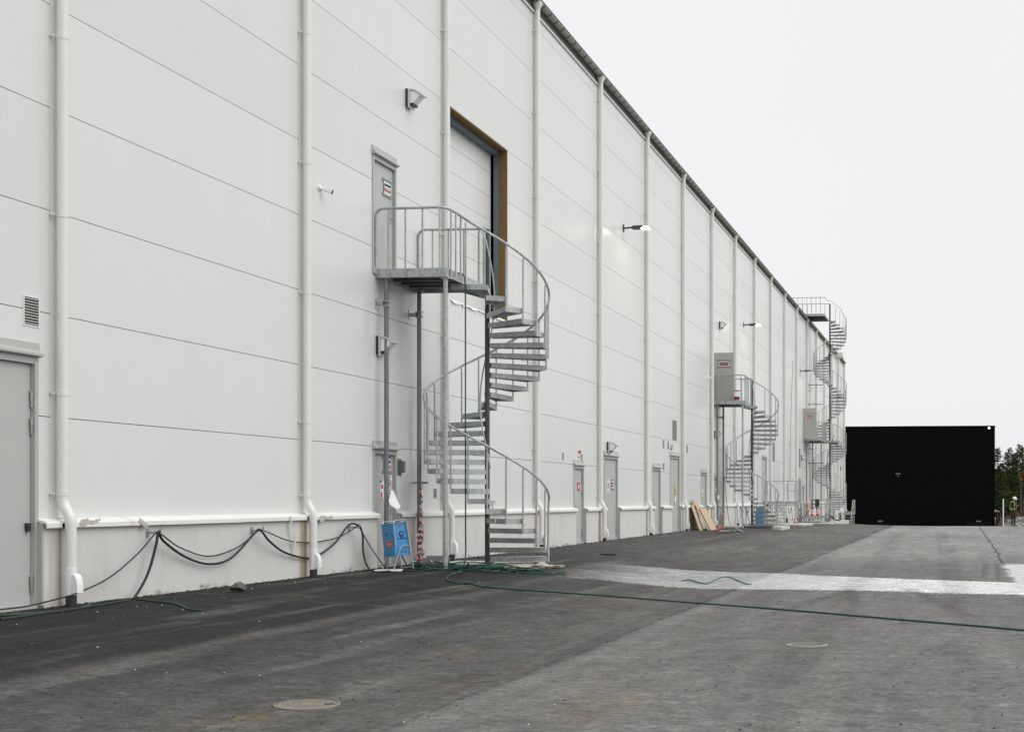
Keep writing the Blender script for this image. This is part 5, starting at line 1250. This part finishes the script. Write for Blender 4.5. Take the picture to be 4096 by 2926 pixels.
for i in range(12):
    x = 14 + i * 4 + rr.uniform(-1, 1); y = rr.uniform(150, 165); tree(x, y, rr.randrange(5), rr.uniform(.52, .72), 'conifer in the dense wood edge beyond the gravel', 'trees of the wood edge', rr.uniform(0, 6))
for a, b_ in variants: bpy.data.objects.remove(a); bpy.data.objects.remove(b_)
b = MB(); rr = random.Random(15)          # deep wood behind, one mass
for i in range(13000):
    x = rr.uniform(2, 75); y = rr.uniform(193, 205); h = 8.0 + .8 * math.sin(x * 1.7) + 1.0 * math.sin(x * .61)
    z = -1.2 + rr.uniform(.0, 1) ** .8 * h; p = Vector((x, y, z)); a = Vector((rr.gauss(0, 1), rr.gauss(0, 1), rr.gauss(0, 1))).normalized() * .55; c_ = Vector((rr.gauss(0, 1), rr.gauss(0, 1), rr.gauss(0, 1))).normalized() * .35
    b.quad(p - a, p + c_, p + a, p - c_)
stuff(b.build('deep_wood', MNE2))
b = MB()
for i in range(60): x = rr.uniform(3, 70); y = rr.uniform(188, 200); b.tube([(x, y, -1), (x + rr.uniform(-.2, .2), y, 4.2)], .09, 5)
stuff(b.build('far_trunks', MTR))
b = MB()
for i in range(2600):
    x = rr.uniform(4, 60); y = rr.uniform(146, 170); z = ground(x, y) + abs(rr.gauss(0, .45)); p = Vector((x, y, z)); a = Vector((rr.gauss(0, 1), rr.gauss(0, 1), rr.gauss(0, 1))).normalized() * .17; c_ = Vector((rr.gauss(0, 1), rr.gauss(0, 1), rr.gauss(0, 1))).normalized() * .12
    b.quad(p - a, p + c_, p + a, p - c_)
stuff(b.build('autumn_undergrowth', MOA))
b = MB()
for i in range(700):                     # bare reddish crowns between the pines
    x = rr.uniform(5, 60); y = rr.uniform(176, 186); z = ground(x, y) + rr.uniform(3.2, 6.0); p = Vector((x, y, z)); a = Vector((rr.gauss(0, .5), rr.gauss(0, .5), rr.gauss(0, 1))).normalized() * .5; c_ = Vector((.03, .03, .05))
    b.quad(p - a, p + c_, p + a, p - c_)
stuff(b.build('bare_birch_crowns', MTW))
o = None
for (u, v, sz, lab) in ((4081, 1896, .45, 'small orange leaved tree crown among the pines'),):
    p = A(u + 2, v + 8, 150); g = ground(p.x, p.y); t = thing('autumn_tree', 'slim tree with orange leaves among the conifers right of the worker', 'tree', (p.x, p.y, g)); MB().tube([(p.x, p.y, g), (p.x, p.y, p.z)], .05, 6).build('trunk', MTR, t)
    b = MB()
    for i in range(55):
        q = p + Vector((rr.gauss(0, .2), rr.gauss(0, .2), rr.gauss(-.05, .3))); a = Vector((rr.gauss(0, 1), rr.gauss(0, 1), rr.gauss(0, 1))).normalized() * .14; c_ = Vector((rr.gauss(0, 1), rr.gauss(0, 1), rr.gauss(0, 1))).normalized() * .1; b.quad(q - a, q + c_, q + a, q - c_)
    b.build('crown', MOA, t)
# rocks, concrete blocks, pole beyond the crest
MRK = simple('rock_grey', (.26, .25, .235), .9, var=.3, nscale=3)
b = MB()
for i in range(240):
    y = rr.uniform(106, 150); x = .0272 * y + 1.6 + rr.random() * 22; s_ = rr.uniform(.12, .45); b.ico((x, y, ground(x, y) + s_ * .2), s_, (1.3, 1, .7), .3, rr)
stuff(b.build('rock_rubble', MRK))
for (u, v, w_, h, lab) in ((3986, 2090, .28, .32, 'small concrete block at the corner of the black hall'), (4068, 2090, .55, .50, 'grey concrete block behind the legs of the worker'), (4090, 2088, .40, .50, 'pale concrete block at the right edge behind the worker'), (4030, 2092, .5, .25, 'low grey rubble block left of the worker')):
    p = A(u, v, 110); g = ground(p.x, p.y); o = MB().obox((p.x, p.y, g + h / 2), (w_, .05, 0), (-.04, .4, 0), (0, 0, h / 2 + .05)).build('concrete_block', MRK, bevel=.03, org=(p.x, p.y, g)); tag(o, lab, 'concrete block', 'concrete blocks beyond the yard')
p = A(4013, 2093, 96); g = ground(p.x, p.y); o = MB().tube([(p.x, p.y, g - .1), (p.x, p.y, A(4013, 1994, 96).z)], .05, 8).build('white_pole', MPW, smooth=True, org=(p.x, p.y, g)); tag(o, 'thin white pole left of the worker', 'pole')
for (u, v, uu, vv, lab) in ((3978, 2038, 3999, 2046, 'pale plank poking out from behind the black hall, upper one'), (3978, 2045, 3990, 2043, 'pale plank poking out from behind the black hall, lower one')):
    a = A(u, v, 150); c2 = A(uu, vv, 150); o = MB().tube([a, c2], .07, 4).build('plank', MPL, org=a); tag(o, lab, 'plank', 'planks behind the black hall')
b = MB()
for i in range(7):
    a = A(3978, 1905 + i * 5, 152); c2 = A(3990 + rr.uniform(-4, 8), 1900 + i * 5, 152); b.tube([a, c2], .035, 4)
o = b.build('dead_branches', MTR, org=A(3980, 1920, 152)); tag(o, 'dark bare branches sticking out at the corner of the black hall', 'branches')

# ================================================================== WORKER
MSK = simple('skin', (.42, .24, .17), .55, var=.03); MJK = simple('jacket_black', (.006, .006, .007), .8, var=.1); MTRS = simple('trousers_dark', (.009, .009, .011), .8, var=.15); MVE = simple('vest_yellow', (.50, .60, .16), .6, var=.08); MRF = simple('reflective_grey', (.55, .56, .55), .35); MHH = simple('hard_hat_white', (.88, .88, .87), .25, var=0)
pw = A(4052, 2101.5, 74.2); gw = ground(pw.x, pw.y); pw.z = gw
wk = thing('person', 'worker in white hard hat, dark clothes and yellow vest looking down at a phone', 'person', pw)
yawp = R(-62)                            # faces to the right and a little to the camera
F_ = Vector((math.cos(yawp + R(35)), math.sin(yawp + R(35)), 0)); S_ = Vector((-F_.y, F_.x, 0)); U_ = Vector((0, 0, 1))
def P(f, s, u): return pw + F_ * f + S_ * s + U_ * u
V = []; Ed = []; Rd = []
def j(f, s, u, r, par=None):
    V.append(P(f, s, u)); Rd.append(r); i = len(V) - 1
    if par is not None: Ed.append((par, i))
    return i
pel = j(0, 0, .95, .15); bel = j(.01, 0, 1.10, .145, pel); ch = j(.02, 0, 1.30, .165, bel); nk0 = j(.03, 0, 1.46, .10, ch); nk = j(.05, 0, 1.52, .055, nk0); hd = j(.085, 0, 1.60, .085, nk); ht = j(.10, 0, 1.70, .095, hd)
j(.175, 0, 1.575, .03, hd); j(.20, 0, 1.615, .014, hd)
for sg in (-1, 1):
    hp_ = j(0, sg * .10, .90, .105, pel); kn = j(.02 + .04 * (sg > 0), sg * .12, .49, .065, hp_); an = j(-.01 + .06 * (sg > 0), sg * .13, .10, .045, kn); he = j(-.02 + .06 * (sg > 0), sg * .13, .045, .045, an); j(.17 + .06 * (sg > 0), sg * .14, .035, .035, he)
    sh = j(.02, sg * .19, 1.41, .07, ch); el = j(.03, sg * .245, 1.14, .05, sh); wr = j(.24, sg * .11, 1.19, .032, el); pa = j(.31, sg * .07, 1.215, .034, wr)
    for fi, (a, L) in enumerate(((-.03, .07), (-.012, .085), (.006, .08), (.022, .065))):
        k1 = j(.345, sg * .06 + a * .8, 1.225, .010, pa); k2 = j(.345 + L * .45, sg * .045 + a * .8, 1.232, .009, k1); j(.345 + L * .6, sg * .03 + a * .8, 1.222, .008, k2)
    t1 = j(.315, sg * .035, 1.245, .011, pa); j(.345, sg * .018, 1.25, .009, t1)
me = bpy.data.meshes.new('body'); me.from_pydata([tuple(v - pw) for v in V], Ed, []); body = bpy.data.objects.new('body', me); C.objects.link(body)
sm = body.modifiers.new('skin', 'SKIN'); 
for i, r_ in enumerate(Rd): me.skin_vertices[0].data[i].radius = (r_, r_ * (.78 if i in (0, 1, 2) else 1.0)) if i < 3 else (r_, r_)
me.skin_vertices[0].data[0].use_root = True
ss_ = body.modifiers.new('sub', 'SUBSURF'); ss_.levels = 1; ss_.render_levels = 1
em = bpy.data.meshes.new_from_object(body.evaluated_get(bpy.context.evaluated_depsgraph_get())); body.modifiers.clear(); body.data = em
em.materials.clear()
for q in (MJK, MTRS, MSK, MDK): em.materials.append(q)
for pl in em.polygons:
    c3 = pl.center; z = c3.z; fwd = c3.dot(F_); pl.use_smooth = True
    pl.material_index = 2 if z > 1.50 else (3 if z < .10 else (1 if z < .93 else 0))
    if 1.10 < z < 1.30 and fwd > .285: pl.material_index = 2
body.parent = wk; ORG[body.name] = pw
# vest shell as front/back panels, helmet, hair, phone
b = MB()
for sg in (-1, 1):
    for (f0, nm) in ((1, 0), (-1, 0)):
        pts = [P(.02 + f0 * .145, sg * .115, 1.42), P(.02 + f0 * .13, sg * .15, 1.40), P(.01 + f0 * .125, sg * .165, 1.10), P(.0 + f0 * .14, sg * .155, .99), P(.0 + f0 * .155, sg * .118, .99)]
        b.prism(pts, F_ * (.012 * f0))
    b.prism([P(-.07, sg * .175, 1.08), P(.07, sg * .175, 1.08), P(.07, sg * .175, .99), P(-.07, sg * .175, .99)], S_ * (.01 * sg))
    b.prism([P(-.10, sg * .10, 1.46), P(.14, sg * .10, 1.45), P(.14, sg * .15, 1.44), P(-.10, sg * .15, 1.45)], U_ * .02)
b.build('vest', MVE, wk)
b = MB()
for f0 in (1, -1): b.prism([P(.01 + f0 * .158, .10, 1.08), P(.01 + f0 * .158, .16, 1.08), P(.01 + f0 * .158, .16, 1.13), P(.01 + f0 * .158, .10, 1.13)], F_ * (.006 * f0))
b.build('reflective_stripe', MRF, wk)
hax = (U_ * .9 + F_ * .35).normalized(); hc = P(.10, 0, 1.655)
MB().lathe(hc, [(.135, 0), (.14, .012), (.118, .018), (.112, .06), (.09, .10), (.05, .125), (.01, .132)], 18, hax).build('hard_hat', MHH, wk, smooth=True)
MB().obox(hc + F_ * .135 - hax * .0 + U_ * -.03, F_ * .035 - U_ * .012, S_ * .07, hax * .006).build('hat_peak', MHH, wk)
MB().ico(P(.055, 0, 1.63), .10, (1, 1, .8)).build('hair', MDK, wk, smooth=True)
b = MB()
for sg in (-1, 1): b.ico(P(.09, sg * .093, 1.60), .022, (1, .6, 1.3))
b.build('ear', MSK, wk, smooth=True)
o = MB().obox(P(.37, .0, 1.245), F_ * .035 + U_ * .02, S_ * .035, (-F_ * .3 + U_ * .9) * .004).build('phone', MDK, org=P(.37, 0, 1.245)); tag(o, 'dark phone held in both hands by the worker', 'phone')
